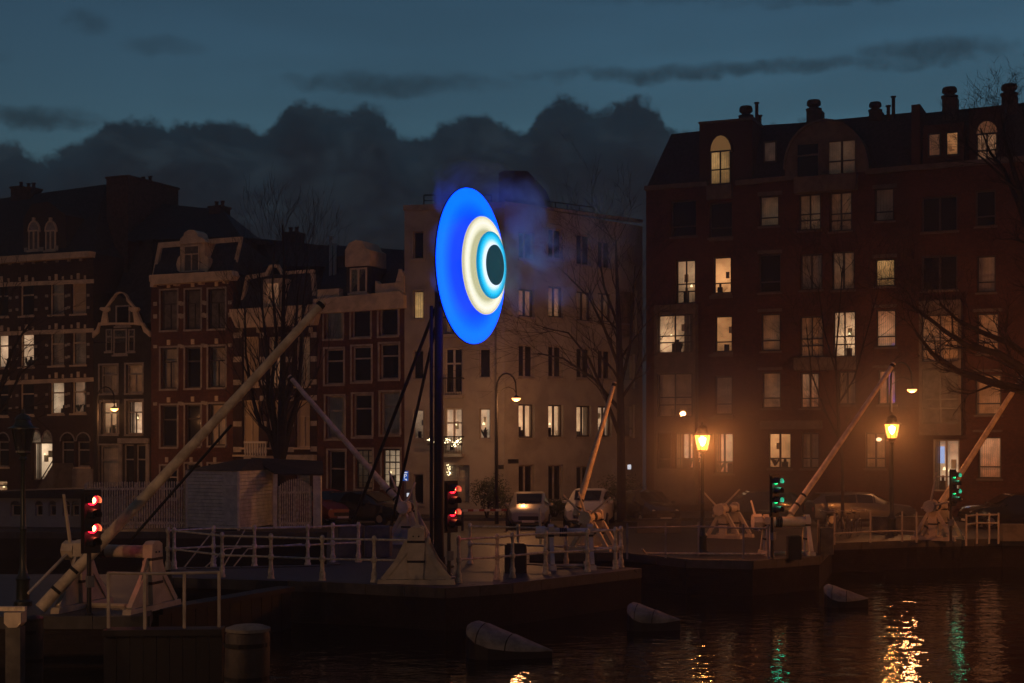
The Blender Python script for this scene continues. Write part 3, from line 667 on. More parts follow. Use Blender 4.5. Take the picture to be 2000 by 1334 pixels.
# side wing shares the building
h2 = House('tmp', None, None, WSide, 985, 1255, 415, wall='stucco', depth=7); bpy.data.objects.remove(h2.root); h2.root = h.root
h2.z1 = WSide.uz(985, 396)[1]; h2.trim = 'trim_dim'
h2.u0 += .02
for x0, x1, rows in ((1013,1044,((672,738,'k'),(789,855,'w'),(908,978,'k'),(563,620,'c'),(450,508,'k'))), (1071,1100,((674,738,'k'),(790,853,'w'),(908,978,'k'),(558,621,'c'),(444,507,'k'))),
                     (1126,1155,((678,740,'k'),(792,853,'w'),(910,975,'k'),(568,628,'d'),(455,520,'k'))), (1168,1195,((682,742,'k'),(793,853,'p'),(571,630,'d'),(468,526,'k')))):
    for a, b, k in rows: h2.window(x0, a, x1, b, k, 'v', fr='frame_dark' if k != 'k' else 'trim_dim', trim=None)
h2.window(1211, 564, 1244, 660, 'g', 'l', fr='trim_dim'); h2.window(1211, 690, 1240, 760, 'e', 'l', fr='trim_dim'); h2.window(1211, 790, 1240, 855, 'e', 'l', fr='trim_dim')
h2.finish()
h.pb('coping', 788, 401, 984.6, 406, -.3, .06, 'trim_dim')
h2.poly('coping', [(985.5,399),(985.5,393),(1256,429),(1256,434)], -.3, .06, 'trim_dim')
h.poly('stair_tower', [(974,404),(974,338),(985,333),(1030,334),(1042,346),(1066,404)], -6, -2, 'slate')
for Pl, hh, xs, ya, yb in ((WF, h, (828,850,872,900,930,960), 381, 403), (WSide, h2, (1060,1085,1108,1132,1160), 392, 416)):
    m = MB(); tops = []
    for x in xs:
        s_ = 0 if Pl is WF else (x-1060)*.13
        u, z = Pl.uz(x, ya+s_, -.8); _, zb = Pl.uz(x, yb+12+s_, -.8); t = Pl.w(u, z, -.8); m.tube([Pl.w(u, zb, -.8), t], .03, 5); tops.append(t)
    m.tube(tops, .03, 5); m.tube([t-Vector((0,0,.28)) for t in tops], .02, 5); hh.part('roof_railing', m, 'iron')
# downpipe, street name plates
h.pb('downpipe', 967, 430, 970, 985, 0, .1, 'plastic_grey')
h2.pb('name_plate', 992, 897, 1012, 905, 0, .03, 'black'); h.pb('name_plate', 972, 908, 984, 916, 0, .03, 'black')
# ------------------------------------------------------------------ big brick apartment block on the right
YR = lambda px: 72.5/(1+(px-1410)/6500)
RIGHT = Plane(1262, YR(1262), 2160, YR(2160))
h = House('apartment_block', 'large dark brick apartment block with mansard roof, big arched gable and chimneys', 'building', RIGHT, 1262, 2160, 350, wall='brick_block', depth=11)
h.z1 = RIGHT.uz(1262, 368)[1]
W6 = [ # x0,y0,x1,y1,kind,style
 (1310,392,1360,460,'k','l'),(1385,396,1430,462,'k','l'),(1483,383,1521,440,'d','l'),(1560,380,1603,448,'d','xl'),(1620,376,1664,450,'d','xl'),(1708,368,1746,430,'e','l'),
 (1320,508,1358,592,'w','xl'),(1393,502,1428,572,'o','l'),(1482,497,1525,570,'k','l'),(1563,497,1606,565,'e','v'),(1625,492,1669,565,'d','v'),(1709,506,1748,558,'y','l'),
 (1396,617,1430,687,'o','l'),(1486,613,1524,685,'d','l'),(1562,618,1608,697,'d','xl'),(1627,608,1671,697,'w','xl'),(1711,605,1750,677,'c','l'),(1908,612,1951,690,'d','l'),
 (1396,735,1430,810,'e','l'),(1488,727,1525,797,'d','l'),(1563,728,1600,797,'c','vl'),(1637,725,1672,790,'e','v'),(1715,723,1750,790,'c','v'),(1905,732,1956,810,'d','l'),
 (1395,845,1432,925,'w','vl'),(1500,845,1545,915,'o','vl'),(1565,845,1600,915,'e','vl'),(1690,845,1730,915,'e','vl'),(1910,853,1956,935,'c','l'),
 (1800,500,1870,565,'k','v'),(1908,500,1945,570,'e','l'),(1800,385,1870,450,'k','v'),(1905,372,1945,440,'k','l'),
 (2030,600,2070,690,'e','l'),(2030,725,2070,800,'d','l'),(2030,840,2070,930,'d','l'),(2030,480,2070,560,'e','l'),(2110,600,2145,690,'e','l'),(2110,725,2145,800,'e','l')]
for a in W6: h.window(*a[:4], a[4], a[5], trim=None)
h.window(1318, 845, 1372, 916, 'b', 'vl', fr='frame_dark'); 
# lit ground-floor room with television
win, (u0,u1,z0,z1) = h.window(1822, 858, 1874, 960, 'b', 'vl', fr='trim_dim', sill=False)
m = MB(); a, b = RIGHT.uz(1826, 872); c, e = RIGHT.uz(1842, 905); RIGHT.box(m, a, c, e, b, -.5, -.46); h.part('television', m, 'tv', win)
h.finish()
def bay(x0, x1, y0, y1, wins, mt='trim_dark', proj=.55):
    u0, zt = RIGHT.uz(x0, y0); u1, zb = RIGHT.uz(x1, y1); zb = max(zb, .0)
    segs = sorted({zt, zb} | {v for w in wins for v in (RIGHT.uz(x0, w[1])[1], RIGHT.uz(x0, w[3])[1])}, reverse=True)
    root = None; m = MB()
    for k in range(len(segs)-1):
        hi, lo = segs[k], segs[k+1]; glazed = any(abs(RIGHT.uz(x0, w[1])[1]-hi) < .02 for w in wins)
        if not glazed: RIGHT.box(m, u0, u1, lo, hi, 0, proj)
        else: RIGHT.box(m, u0, u0+.14, lo, hi, 0, proj); RIGHT.box(m, u1-.14, u1, lo, hi, 0, proj)
    root = h.part('bay', m, mt)
    for wx0, wy0, wx1, wy1, k, st in wins:
        h.window(wx0, wy0, wx1, wy1, k, st, hole=False, d=proj-.12, fr='frame_dark', sill=False, deep=.40)
bay(1284, 1364, 598, 985, [(1290,617,1358,690,'w','xl'), (1290,730,1358,815,'e','xl'), (1290,845,1316,916,'k','l')])
bay(1798, 1880, 590, 850, [(1802,617,1876,708,'d','xl'), (1802,722,1876,828,'n','xl')])  # lower pane given a curtain to keep a lamp reflection off it
bay(1555, 1676, 350, 372, []); bay(1555, 1676, 700, 722, []); bay(1490, 1606, 822, 838, [])
for x0, x1, ys in ((1385,1432,(465,578,692,815)), (1480,1528,(376,490,604,718)), (1704,1752,(362,498,596,714)), (1900,1958,(604,722,840))):
    for y in ys: h.pb('lintel', x0, y, x1, y+4, -.02, .05, 'trim_dark')
# roofscape
h.poly('cornice', [(1258,372),(1258,363),(1380,354),(1380,362)], -.1, .25, 'trim_dark'); h.poly('cornice', [(1436,362),(1436,352),(1553,342),(1553,350)], -.1, .25, 'trim_dark')
h.poly('cornice', [(1690,340),(1690,330),(2160,290),(2160,300)], -.1, .25, 'trim_dark')
roof_slope(h, [(1262,368),(1384,360)], [(1311,262),(1384,254)], .05, -2.2, 'tile'); roof_slope(h, [(1434,358),(1560,345)], [(1434,248),(1560,240)], .05, -2.2, 'tile')
roof_slope(h, [(1560,346),(1785,325)], [(1560,240),(1785,219)], -.4, -2.4, 'tile'); roof_slope(h, [(1795,325),(2160,292)], [(1795,222),(2160,184)], -.3, -1.8, 'tile')
h.poly('dormer', [(1366,362),(1366,241),(1469,232),(1469,353)], -3.5, -.1, 'brick_block')
h.poly('dormer_coping', [(1364,242),(1364,238),(1471,229),(1471,233)], -3.5, .02, 'trim_dark')
h.window(1387, 296, 1428, 360, 'y', 'x', hole=False, d=.05, fr='frame_dark', sill=False); h.arch(1387, 296, 1428, 264, 'room_yellow', ring='brick_block', d0=-.1, d1=.06)
h.pb('balcony', 1383, 365, 1431, 388, 0, .3, 'trim_dark')
h.window(1485, 272, 1511, 312, 'e', '', hole=False, d=-.6, fr='frame_dark', sill=False)
# great arched gable
n = 18; arc = [(1613-80*math.cos(math.pi*k/n), 330-94*math.sin(math.pi*k/n)) for k in range(n+1)]
h.poly('arched_gable', [(1693,348)]+arc[::-1]+[(1533,352)], -3, -.02, 'trim_dark')
m = MB()
for i in range(n):
    k1 = 1.05; q = lambda p_: (1613+(p_[0]-1613)*k1, 330+(p_[1]-330)*k1); RIGHT.poly(m, [arc[i], arc[i+1], q(arc[i+1]), q(arc[i])], -3, .08)
h.part('gable_rim', m, 'trim_dark')
h.window(1555, 281, 1601, 349, 'k', 't', hole=False, d=.06, fr='trim_dark', sill=False); h.window(1617, 276, 1673, 346, 'd', 'xv', hole=False, d=.06, fr='trim_dark', sill=False)
h.poly('fire_wall', [(1780,330),(1780,205),(1797,203),(1797,326)], -5, .05, 'brick_block')
h.poly('dormer', [(1803,322),(1803,246),(1882,238),(1882,314)], -2, -.05, 'brick_block'); h.window(1812, 261, 1838, 305, 'c', '', hole=False, d=.03, fr='frame_dark', sill=False); h.window(1847, 258, 1873, 303, 'o', '', hole=False, d=.03, fr='frame_dark', sill=False)
h.poly('dormer', [(1893,316),(1893,214),(1962,206),(1962,308)], -3, -.0, 'brick_block'); h.window(1907, 262, 1949, 320, 'c', 'x', hole=False, d=.08, fr='frame_dark', sill=False); h.arch(1907, 262, 1949, 236, 'room_curtain', ring='brick_block', d0=-.1, d1=.10)
def turret(x0, x1, y0, ym, y1, d=-2.0):
    """square brick stack carrying a bulbous cowl"""
    h.poly('chimney', [(x0,y1),(x0,ym),(x1,ym),(x1,y1)][::-1], d-.8, d, 'chimney'); u, z = RIGHT.uz((x0+x1)/2, ym, d-.4); _, zt = RIGHT.uz((x0+x1)/2, y0, d-.4); k = (zt-z); r = (x1-x0)/2/S(72)
    m = MB(); m.lathe([(r*1.1,-.05),(r*1.1,.03),(r*.55,.05),(r*.6,k*.25),(r*.98,k*.5),(r*.95,k*.8),(r*.8,k)], 12, RIGHT.w(u, z, d-.4)); h.part('chimney_cowl', m, 'chimney')
turret(1443, 1471, 208, 227, 245); turret(1575, 1604, 196, 214, 245); turret(1840, 1869, 171, 189, 235, -1.5); turret(1956, 1986, 165, 184, 225, -1.5); turret(1697, 1722, 200, 216, 235)
for x, y, yb in ((1478,200,245),(1735,206,235),(1745,188,232),(1484,225,245)):
    m = MB(); u, z = RIGHT.uz(x, y, -2); _, zb = RIGHT.uz(x, yb, -2); b = RIGHT.w(u, zb, -2); m.tube([b, b+Vector((0,0,z-zb))], .09, 8); m.lathe([(.14,-.06),(.14,0)], 8, b+Vector((0,0,z-zb)))
    h.part('flue_pipe', m, 'chimney')
m = MB(); l_ = RIGHT.w(*RIGHT.uz(1718, 858), .2); m.lathe([(.05,-.1),(.13,-.05),(.13,.03),(.04,.08)], 10, l_); h.part('wall_lamp', m, 'lamp_shade')
# ================================================================== street lamps
SODIUM = (1.0, .27, .055); ARC_COL = (1.0, .40, .14); WARM = (1.0, .50, .23)
def bulb_light(parent, loc, power, col=SODIUM, r=.09, name='lamp_light'):
    l = bpy.data.lights.new(name, 'POINT'); l.energy = power; l.color = col; l.shadow_soft_size = r
    o = bpy.data.objects.new(name, l); COL.objects.link(o); o.parent = parent; o.location = loc; return o
def post_mesh(h):
    return MB().lathe([(.20,0),(.20,.10),(.15,.14),(.14,.55),(.17,.60),(.11,.68),(.075,.85),(.065,h*.5),(.085,h*.5+.04),(.06,h*.5+.10),(.048,h-.12),(.09,h-.06),(.05,h)], 12)
ME = {}
ME['post'] = post_mesh(3.30).data('post', M['iron_green'], True)
ME['lantern_glass'] = MB().lathe([(.15,.0),(.155,.02),(.25,.50)], 6, cap=False).data('glass', M['lamp_glass'])
ME['lantern_glass_off'] = MB().lathe([(.15,.0),(.155,.02),(.25,.50)], 6, cap=False).data('glass', M['lamp_glass_off'])
_m = MB()
for k in range(6):
    a = 2*math.pi*k/6; c, s_ = math.cos(a), math.sin(a); _m.tube([(.155*c,.155*s_,0),(.255*c,.255*s_,.50)], .010, 4)
_m.lathe([(.05,-.10),(.10,-.06),(.17,-.02),(.165,.02)], 6)
ME['lantern_frame'] = _m.data('frame', M['iron_green'])
ME['lantern_cap'] = MB().lathe([(.33,.50),(.33,.525),(.22,.56),(.17,.66),(.16,.70),(.19,.71),(.12,.80),(.04,.84),(.03,.93),(.0,.95)], 12).data('cap', M['iron_green'], True)
ME['lantern_bulb'] = MB().lathe([(.0,.14),(.06,.18),(.11,.30),(.12,.40),(.0,.47)], 10).data('bulb', M['bulb_warm'], True)
def lantern(loc, label, power, group='crown lanterns on the quay', lit=True, sc=1.0, col=SODIUM):
    r = empty('street_lantern', loc, label, 'street lamp', group); r.scale = (sc,)*3
    inst(ME['post'], 'post', r); hd = inst(ME['lantern_frame'], 'lantern', r, (0,0,3.40))
    inst(ME['lantern_glass'] if lit else ME['lantern_glass_off'], 'glass', hd); inst(ME['lantern_cap'], 'cap', hd)
    if lit: inst(ME['lantern_bulb'], 'bulb', hd); bulb_light(hd, (0,0,.30), power, col)
    return r
lantern(G(1372,1083), 'lit crown lantern left of the pair, beside white winch frames on the right quay', 1000)
lantern(G(1742,1046), 'lit crown lantern right of the pair, near leaning pole and parked wagon', 1000, sc=1.12)
lantern(G(45,1183), 'unlit crown lantern on dark post at left edge, on lock platform', 0, lit=False, sc=1.02)
# arc-neck lamps standing further back on the street
def arc_mesh(h):
    m = MB(); pts = [(0,0,0),(0,0,h*.5),(0,0,h-.75)]+[(.42-.42*math.cos(t), 0, h-.75+.62*math.sin(t)) for t in [math.pi*k/8 for k in range(1, 8)]]+[(.84,0,h-1.0)]
    m.tube(pts, [.085,.065,.05]+[.035]*7+[.03], 8); m.tube([(.06,0,h-1.0),(.30,0,h-.78),(.5,0,h-.72),(.72,0,h-.80),(.82,0,h-.95)], .016, 5); return m
ME['arc_post'] = arc_mesh(6.6).data('post', M['iron'], True)
ME['arc_shade'] = MB().lathe([(.03,.22),(.07,.12),(.20,.05),(.30,.0),(.31,-.02)], 16, cap=False).data('shade', M['iron'], True)
ME['arc_bowl'] = MB().lathe([(.29,-.02),(.26,-.09),(.15,-.16),(.0,-.18)], 16).data('bowl', M['bowl'], True)
def arc_lamp(loc, label, power, sc=1.0, rz=0.0):
    r = empty('arc_lamp', loc, label, 'street lamp', 'arc lamps along the street'); r.scale = (sc,)*3; r.rotation_euler[2] = rz
    inst(ME['arc_post'], 'post', r); sh = inst(ME['arc_shade'], 'shade', r, (.84,0,5.42), 0, (.68,.68,.8)); inst(ME['arc_bowl'], 'bowl', r, (.84,0,5.42), 0, (.68,.68,.8)); bulb_light(r, (.84,0,5.14), power, ARC_COL, r=.16)
    return r
def arc_at(px, Y, label, power, yl): # size set so that the bowl hangs at photo row yl
    z = CZ-(yl-HY)/F*Y; return arc_lamp(((px-CX)/F*Y, Y, .0), label, power, z/5.35)
ARC = 380
arc_at(970, 63.5, 'lit arc-necked street lamp in front of the pale corner building', ARC, 780)
arc_at(1740, 63.0, 'lit arc-necked street lamp on thin pole above the right crown lantern', ARC, 763)
arc_at(190, 68.5, 'lit arc-necked street lamp before the narrow black house at left', ARC*.8, 800)
for x, y, lab in ((-34,66,'arc-necked street lamp further left along the row, outside the picture'),): arc_lamp((x, y, 0), lab, ARC*1.2)
# crown lanterns of the near quays and the bridge the picture is taken from
for x, y, z, pw, cl_, lab in ((-12.6,20.5,0,1500,WARM,'crown lantern on the near left quay, outside the picture'), (-24,3,0,5000,WARM,'crown lantern far along the near left quay, outside the picture'),
                              (25,2,0,3500,WARM,'crown lantern far along the near right quay, outside the picture'), (20.5,42.5,0,4200,SODIUM,'crown lantern on the near right quay, outside the picture')):
    lantern((x, y, z), lab, pw, col=cl_)
bridge = tag(MB().box(-40,40,-9,-2.2,.7,1.2).build('bridge_deck', M['paving']), kind='structure')
for x in (-30,-10,10,30): MB().box(x-1.2,x+1.2,-8,-3,-3,.70).build('bridge_pier', M['quay_brick'], bridge)
tag(slab('near_quay', [(-45,-2),(-11.5,-2),(-11.5,25),(-45,25)], 'paving', coping=[0,1]), kind='structure')
tag(slab('far_right_quay', [(12,-2),(45,-2),(45,52.4),(20.2,52.4),(18.2,44),(12,26)], 'paving', coping=[0]), kind='structure')
# ================================================================== the glowing disc on its mast
def disc_mat(name, stops, k, sample='AUTO'):
    """opal face of an internally lit disc: lamps sit behind the face, so brightness varies with radius (object space)"""
    m = bpy.data.materials.new(name); m.use_nodes = True; n = m.node_tree.nodes; t = NT(n, m.node_tree.links); b = n['Principled BSDF']
    tcn = n.new("ShaderNodeTexCoord"); x, y, z = t.sep(tcn.outputs['Object']); r = t.math('SQRT', t.math('ADD', t.math('MULTIPLY', x, x), t.math('MULTIPLY', y, y)))
    c = t.ramp(r, stops); b.inputs['Base Color'].default_value = (.0,.0,.0,1); b.inputs['Roughness'].default_value = .5; b.inputs['Specular IOR Level'].default_value = .05
    t.put(b.inputs['Emission Color'], c); b.inputs['Emission Strength'].default_value = k; m.cycles.emission_sampling = sample; return m
EY = 40.0; eye_c = P(923, 520, EY); es = S(EY)
yaw_n = math.acos(125.0/302.0)                                            # angle between disc normal and the line of sight
root = empty('eye_disc_sculpture', G(857,1108), 'large glowing blue and white eye disc mounted on a dark mast', 'light sculpture')
def disc(name, rad, off, m, thick, dome):
    """disc in local xy, z = outward normal"""
    b = MB(); N = 72; rr = [(0.0, dome), (rad*.35, dome*.93), (rad*.6, dome*.75), (rad*.8, dome*.42), (rad*.95, dome*.10), (rad, 0)]
    b.lathe(rr+[(rad*1.003, -thick*.5), (rad*.985, -thick)], N, cap=True)
    o = bpy.data.objects.new(name, b.data(name, m, True)); COL.objects.link(o); o.parent = root
    nrm = Vector((math.sin(yaw_n), -math.cos(yaw_n), 0)); X = Vector((math.cos(yaw_n), math.sin(yaw_n), 0)); Yv = nrm.cross(X)
    Mx = Matrix((X, Yv, nrm)).transposed().to_4x4(); Mx.translation = eye_c+nrm*off-Vector(root.location); o.matrix_basis = Mx; return o
R0 = 302/2/es
def ring_rim():
    b = MB(); N = 72; b.tube([(R0*1.006*math.cos(2*math.pi*k/N), R0*1.006*math.sin(2*math.pi*k/N), -.045) for k in range(N+1)], .020, 6, False)
    o = bpy.data.objects.new('rim', b.data('rim', M['iron'], True)); COL.objects.link(o); o.parent = root
    nrm = Vector((math.sin(yaw_n), -math.cos(yaw_n), 0)); X = Vector((math.cos(yaw_n), math.sin(yaw_n), 0)); Mx = Matrix((X, nrm.cross(X), nrm)).transposed().to_4x4(); Mx.translation = eye_c-Vector(root.location); o.matrix_basis = Mx
mb = disc_mat('blue lit face', [(0,(.000,.010,.22)),(.60,(.000,.014,.28)),(.74,(.000,.029,.55)),(.88,(.0003,.050,1.0)),(1,(.0003,.044,1.0))], 4.5)
mw = disc_mat('cream lit face', [(0,(.58,.56,.32)),(.70,(.52,.50,.28)),(.78,(.86,.84,.62)),(.87,(1.0,.97,.82)),(.95,(.84,.80,.58)),(1,(.58,.53,.34))], 1.1)
mc = disc_mat('cyan lit face', [(0,(.80,.88,1.0)),(.66,(.76,.88,1.0)),(.78,(.10,.66,1.0)),(.88,(.01,.50,.86)),(1,(.0,.20,.42))], 1.2)
for mm, rad in ((mb,R0),(mw,190/2/es),(mc,130/2/es)):
    rn = next(n for n in mm.node_tree.nodes if n.type == 'VALTORGB'); sq = rn.inputs[0].links[0].from_socket
    md = mm.node_tree.nodes.new("ShaderNodeMath"); md.operation = 'DIVIDE'; md.inputs[1].default_value = rad
    mm.node_tree.links.new(sq, md.inputs[0]); mm.node_tree.links.new(md.outputs[0], rn.inputs[0])
disc('outer_disc', R0, 0, mb, .06, .03); ring_rim(); disc('white_ring', 190/2/es, .40, mw, .07, .04); disc('iris', 130/2/es, .62, mc, .06, .03); disc('pupil', 78/2/es, .72, disc_mat('dark teal pupil', [(0,(.010,.052,.068)),(1,(.008,.040,.056))], 1.0), .04, .01)
nrm = Vector((math.sin(yaw_n), -math.cos(yaw_n), 0))
m = MB(); m.tube([eye_c-nrm*.5, eye_c+nrm*.70], .22, 12); m.build('spacer', M['iron'], root)
base = Vector(root.location); mt_ = P(856, 548, EY+.55); mt_.x, mt_.y = base.x, base.y
m = MB(); m.tube([base, Vector((base.x, base.y, mt_.z))], [.15,.12], 12); m.lathe([(.45,0),(.45,.06),(.2,.08),(.2,.3)], 12, base); m.tube([base+Vector((-.22,0,0)), Vector((base.x-.22, base.y, mt_.z-.6))], .05, 8); m.build('mast', M['iron'], root, True)
m = MB()
for zz in (-.9, 0, .9): m.beam(Vector((base.x, base.y, min(mt_.z, eye_c.z+zz))), eye_c-nrm*.12+Vector((0,0,zz)), .14, .14)
m.build('bracket', M['iron'], root)
for a, b_, r_ in (((845,602),G(668,1076),.055), ((846,640),G(752,1080),.05)):
    t = Vector((base.x-.1, base.y, CZ-(a[1]-HY)/F*base.y)); MB().tube([t, b_], r_, 8).build('stay', M['iron'], root, True)
# ================================================================== lock winches, poles
def winch(name_lab, c, yaw, w=1.1, h=1.45, mt='wood_white', panelled=False, spikes=((.5,1.5),(2.3,1.4)), drum=.15, head=-1, spread=.85, th=1.0):
    r = empty('lock_winch', c, name_lab, 'winch', 'timber lock winches', 0); r.rotation_euler[2] = yaw
    def L(m, name, mt, smooth=False, parent=None):
        o = bpy.data.objects.new(name, m.data(name, M[mt], smooth)); COL.objects.link(o); o.parent = parent or r; return o
    for sx in (-1, 1):
        x = sx*w/2; m = MB(); t = .075*th
        m.prism([(x-t,-.13*th,.14),(x-t,.13*th,.14),(x-t,.17*th,h*.72),(x-t,.15*th,h),(x-t,.06*th,h+.07),(x-t,-.06*th,h+.07),(x-t,-.15*th,h),(x-t,-.17*th,h*.72)], (2*t,0,0))
        fr = L(m, 'frame', mt)
        for sy in (-1, 1): b = MB(); b.beam((x,sy*spread,.13),(x,sy*.15,h*.72),.12,.13,(0,1,0)); L(b, 'brace', mt, parent=fr)
        s_ = MB(); s_.prism([(x-.10,-spread-.15,.0),(x-.10,spread+.15,.0),(x-.10,spread+.12,.13),(x-.10,-spread-.12,.13)], (.2,0,0)); L(s_, 'sill_beam', mt, parent=fr)
        if panelled: q = MB(); q.prism([(x-.03,-spread*.92,.14),(x-.03,spread*.92,.14),(x-.03,.22*th,h*.8),(x-.03,-.22*th,h*.8)], (.06,0,0)); L(q, 'panel', mt, parent=fr)
    for sx in (-1, 1):
        x = sx*w/2; t = .075*th+.006
        for zz in (h*.40, h*.76): m = MB(); m.box(x-t,x+t,-.16*th-.012,.16*th+.012,zz,zz+.06); L(m, 'strap', 'iron')
        for sy in (-1, 1):
            m = MB(); m.tube([(x-t-.01,sy*.07,h-.17),(x+t+.01,sy*.07,h-.17)], .022, 6); L(m, 'bolt', 'iron')
    m = MB(); m.tube([(-w/2-(.32 if head < 0 else .10),0,h-.17),(w/2+(.32 if head > 0 else .10),0,h-.17)], drum, 14); dm = L(m, 'drum', mt, True)
    for k in range(4): m = MB(); xx = -w*.28+k*.055; m.tube([(xx,0,h-.17),(xx+.045,0,h-.17)], drum*1.10, 14); L(m, 'chain_turn', 'iron', True, dm)
    hx = head*(w/2+.30); m = MB(); m.tube([(hx-.14,0,h-.17),(hx+.14,0,h-.17)], drum*1.55, 8); hd = L(m, 'drum_head', mt)
    m = MB(); m.tube([(-w/2,0,.07),(w/2,0,.07)], .06, 6); L(m, 'tie_beam', mt)
    for a, ln in spikes:
        m = MB(); d = Vector((.10*math.cos(a*3), math.cos(a), math.sin(a))); cc = Vector((hx,0,h-.17)); m.tube([cc-d*.35, cc+d*ln], [.045,.032], 7); L(m, 'handspike', mt, True, hd)
    return r
winch('large pale winch on the left platform behind red signal', G(215,1196)+Vector((0,.6,0)), R(-14), 1.7, 1.45, spikes=((1.95,1.35),(3.6,1.8)), drum=.14, spread=1.0, th=1.5, panelled=True)
winch('boarded A-shaped pale winch in front of the mast on the lock island', G(812,1143)+Vector((0,.55,0)), R(90), .75, 1.42, panelled=True, spikes=((1.45,1.2),), spread=.86, head=1, th=1.35)
winch('dim winch with upright board left of the dark mast', G(800,1062), R(75), .7, 1.5, panelled=True, spikes=((1.2,1.4),(2.0,1.0)), spread=.7)
winch('blue-lit winch at the narrow tip of the island', G(1115,1112)+Vector((0,.4,0)), R(4), 1.15, 1.22, spikes=((1.5,.7),), drum=.12, spread=.6)
winch('orange-lit winch with crossed handspikes beside the pale family car', G(1160,1074), R(66), .9, 1.30, spikes=((.75,1.1),(2.45,1.1),(1.3,.9)), spread=.62)
winch('orange-lit pair of A frames left of the first crown lantern post', G(1424,1050), R(58), 1.15, 1.28, spikes=((.8,1.1),(2.35,1.1)), spread=.62)
winch('low winch with long roller behind the left green signal', G(1536,1084), R(4), 1.35, 1.25, spikes=((1.0,.8),), drum=.17, spread=.55)
winch('pale winch with leaning pole behind the right green signal', G(1832,1054), R(52), 1.0, 1.45, spikes=((1.75,1.3),(2.9,1.3)), spread=.7)
def pole(label, a, b, r0, r1):
    a, b = Vector(a), Vector(b); n = 9; pts = []; sag = (b-a).length*.004
    for k in range(n): t = k/(n-1); pts.append(a.lerp(b, t)+Vector((0,0,-sag*math.sin(math.pi*t)+random.uniform(-.008,.008))))
    o = MB().tube(pts, [r0+(r1-r0)*k/(n-1) for k in range(n)], 14).build('lock_pole', M['pole_wood'], None, True, a); tag(o, label, 'pole', 'raised timber poles of the lock')
    e = MB().tube([b-(b-a).normalized()*.16, b-(b-a).normalized()*.06], r1*1.10, 12).build('end_band', M['iron'], o)
    for t in (.05, .11): q = a.lerp(b, t); rr = (r0+(r1-r0)*t)*1.06; MB().tube([q, q+(b-a).normalized()*.07], rr, 12).build('band', M['iron'], o)
    return o
pole('longest thick timber pole rising from the left platform across the houses', P(78,1188,30.4), P(632,590,33), .130, .092)
pole('timber pole sloping down right towards the dim winch beside the mast', P(786,988,52), P(565,735,54), .13, .085)
pole('steep timber pole standing before the pale corner building', P(1124,1008,48), P(1201,746,49), .125, .07)
pole('timber pole leaning right between the two crown lanterns', P(1545,1003,46.2), P(1746,710,48), .105, .075)
pole('timber pole at right edge crossing the right green signal', P(1797,1046,53.6), P(1998,734,53.4), .135, .085)
for lab, a, b in (('thin dark strut sloping under the long left pole', P(255,1055,33), P(452,830,34)), ): tag(MB().tube([a, b], .035, 6).build('iron_strut', M['iron'], None, True, a), lab, 'strut')
# ================================================================== railings
ME['rail_post'] = MB().lathe([(.10,0),(.10,.05),(.075,.10),(.085,.22),(.055,.30),(.05,.52),(.075,.55),(.075,.65),(.05,.68),(.042,1.04),(.06,1.08),(.07,1.14),(.055,1.20),(.03,1.23),(0,1.235)], 10).data('post', M['rail_paint'], True)
ME['bar_post'] = MB().box(-.028,.028,-.028,.028,0,1.12).data('post', M['trim_dim'])
def railing(label, pts, levels=(1.13,.60), post='rail_post', r=.028, rails=True):
    pts = [Vector(p) for p in pts]; root = empty('railing', pts[0], label, 'railing', 'cast iron railings on the lock')
    for p in pts: inst(ME[post], 'post', root, p-pts[0])
    if rails:
        for z in levels: MB().tube([p+Vector((0,0,z)) for p in pts], r, 7).build('rail', M['rail_paint' if post == 'rail_post' else 'trim_dim'], root, True)
    return root
E = Vector((0,.25,0))
railing('cast railing along the front edge of the lock island, left of the mast', [G(x,y)+E for x, y in ((336,1115),(430,1129),(526,1133),(627,1138),(729,1140),(835,1143))])
railing('cast railing along the front edge of the island, right of the mast', [G(x,y)+E for x, y in ((895,1140),(971,1134),(1001,1130),(1066,1123),(1148,1119),(1214,1111))])
railing('cast railing along the back edge of the island, in front of the shed', [G(x,y) for x, y in ((328,1113),(417,1107),(497,1107),(601,1104),(650,1100),(700,1098))])
railing('cast railing along the back edge of the island near the tip', [G(x,y) for x, y in ((918,1101),(1012,1104),(1106,1108),(1202,1112))])
railing('plain bar railing on the dark gate, front left', [G(x,y) for x, y in ((212,1228),(283,1230),(360,1228),(428,1226))], (1.10,), 'bar_post', .03)
railing('plain bar railing on right quay between tip and green signal', [G(x,y) for x, y in ((1225,1092),(1300,1090),(1364,1088),(1452,1093),(1500,1093))], (.98,), 'bar_post', .028)
railing('plain bar railing on right quay beyond the green signal', [G(x,y) for x, y in ((1598,1082),(1630,1064),(1700,1060),(1762,1058),(1790,1060))], (.40,), 'bar_post', .028)
railing('plain fence rails at right edge beside the pale winch', [G(x,y) for x, y in ((1887,1066),(1908,1062),(1932,1062),(1950,1062))], (1.05,.75), 'bar_post', .035)
tr = MB(); tr.tube([G(1254,1072,.35), G(1262,1081,.12), G(1495,1082,.12)], .035, 7); tag(tr.build('kerb_rail', M['rail_paint'], None, True), 'low pale tube rail lying along the right quay edge', 'rail')
st = empty('stair_railing', G(450,1110), 'pair of sloping handrails beside the steps, in front of the shed', 'railing')
for a, b, c in (((352,1118),(415,1038),(420,1038)), ((430,1118),(480,1032),(600,1028)), ((392,1116),(440,1072),(470,1070)), ((452,1112),(484,1072),(590,1062))): MB().tube([P(*a,42.2), P(*b,42.6), P(*c,43)], .022, 6).build('handrail', M['rail_paint'], st, True)
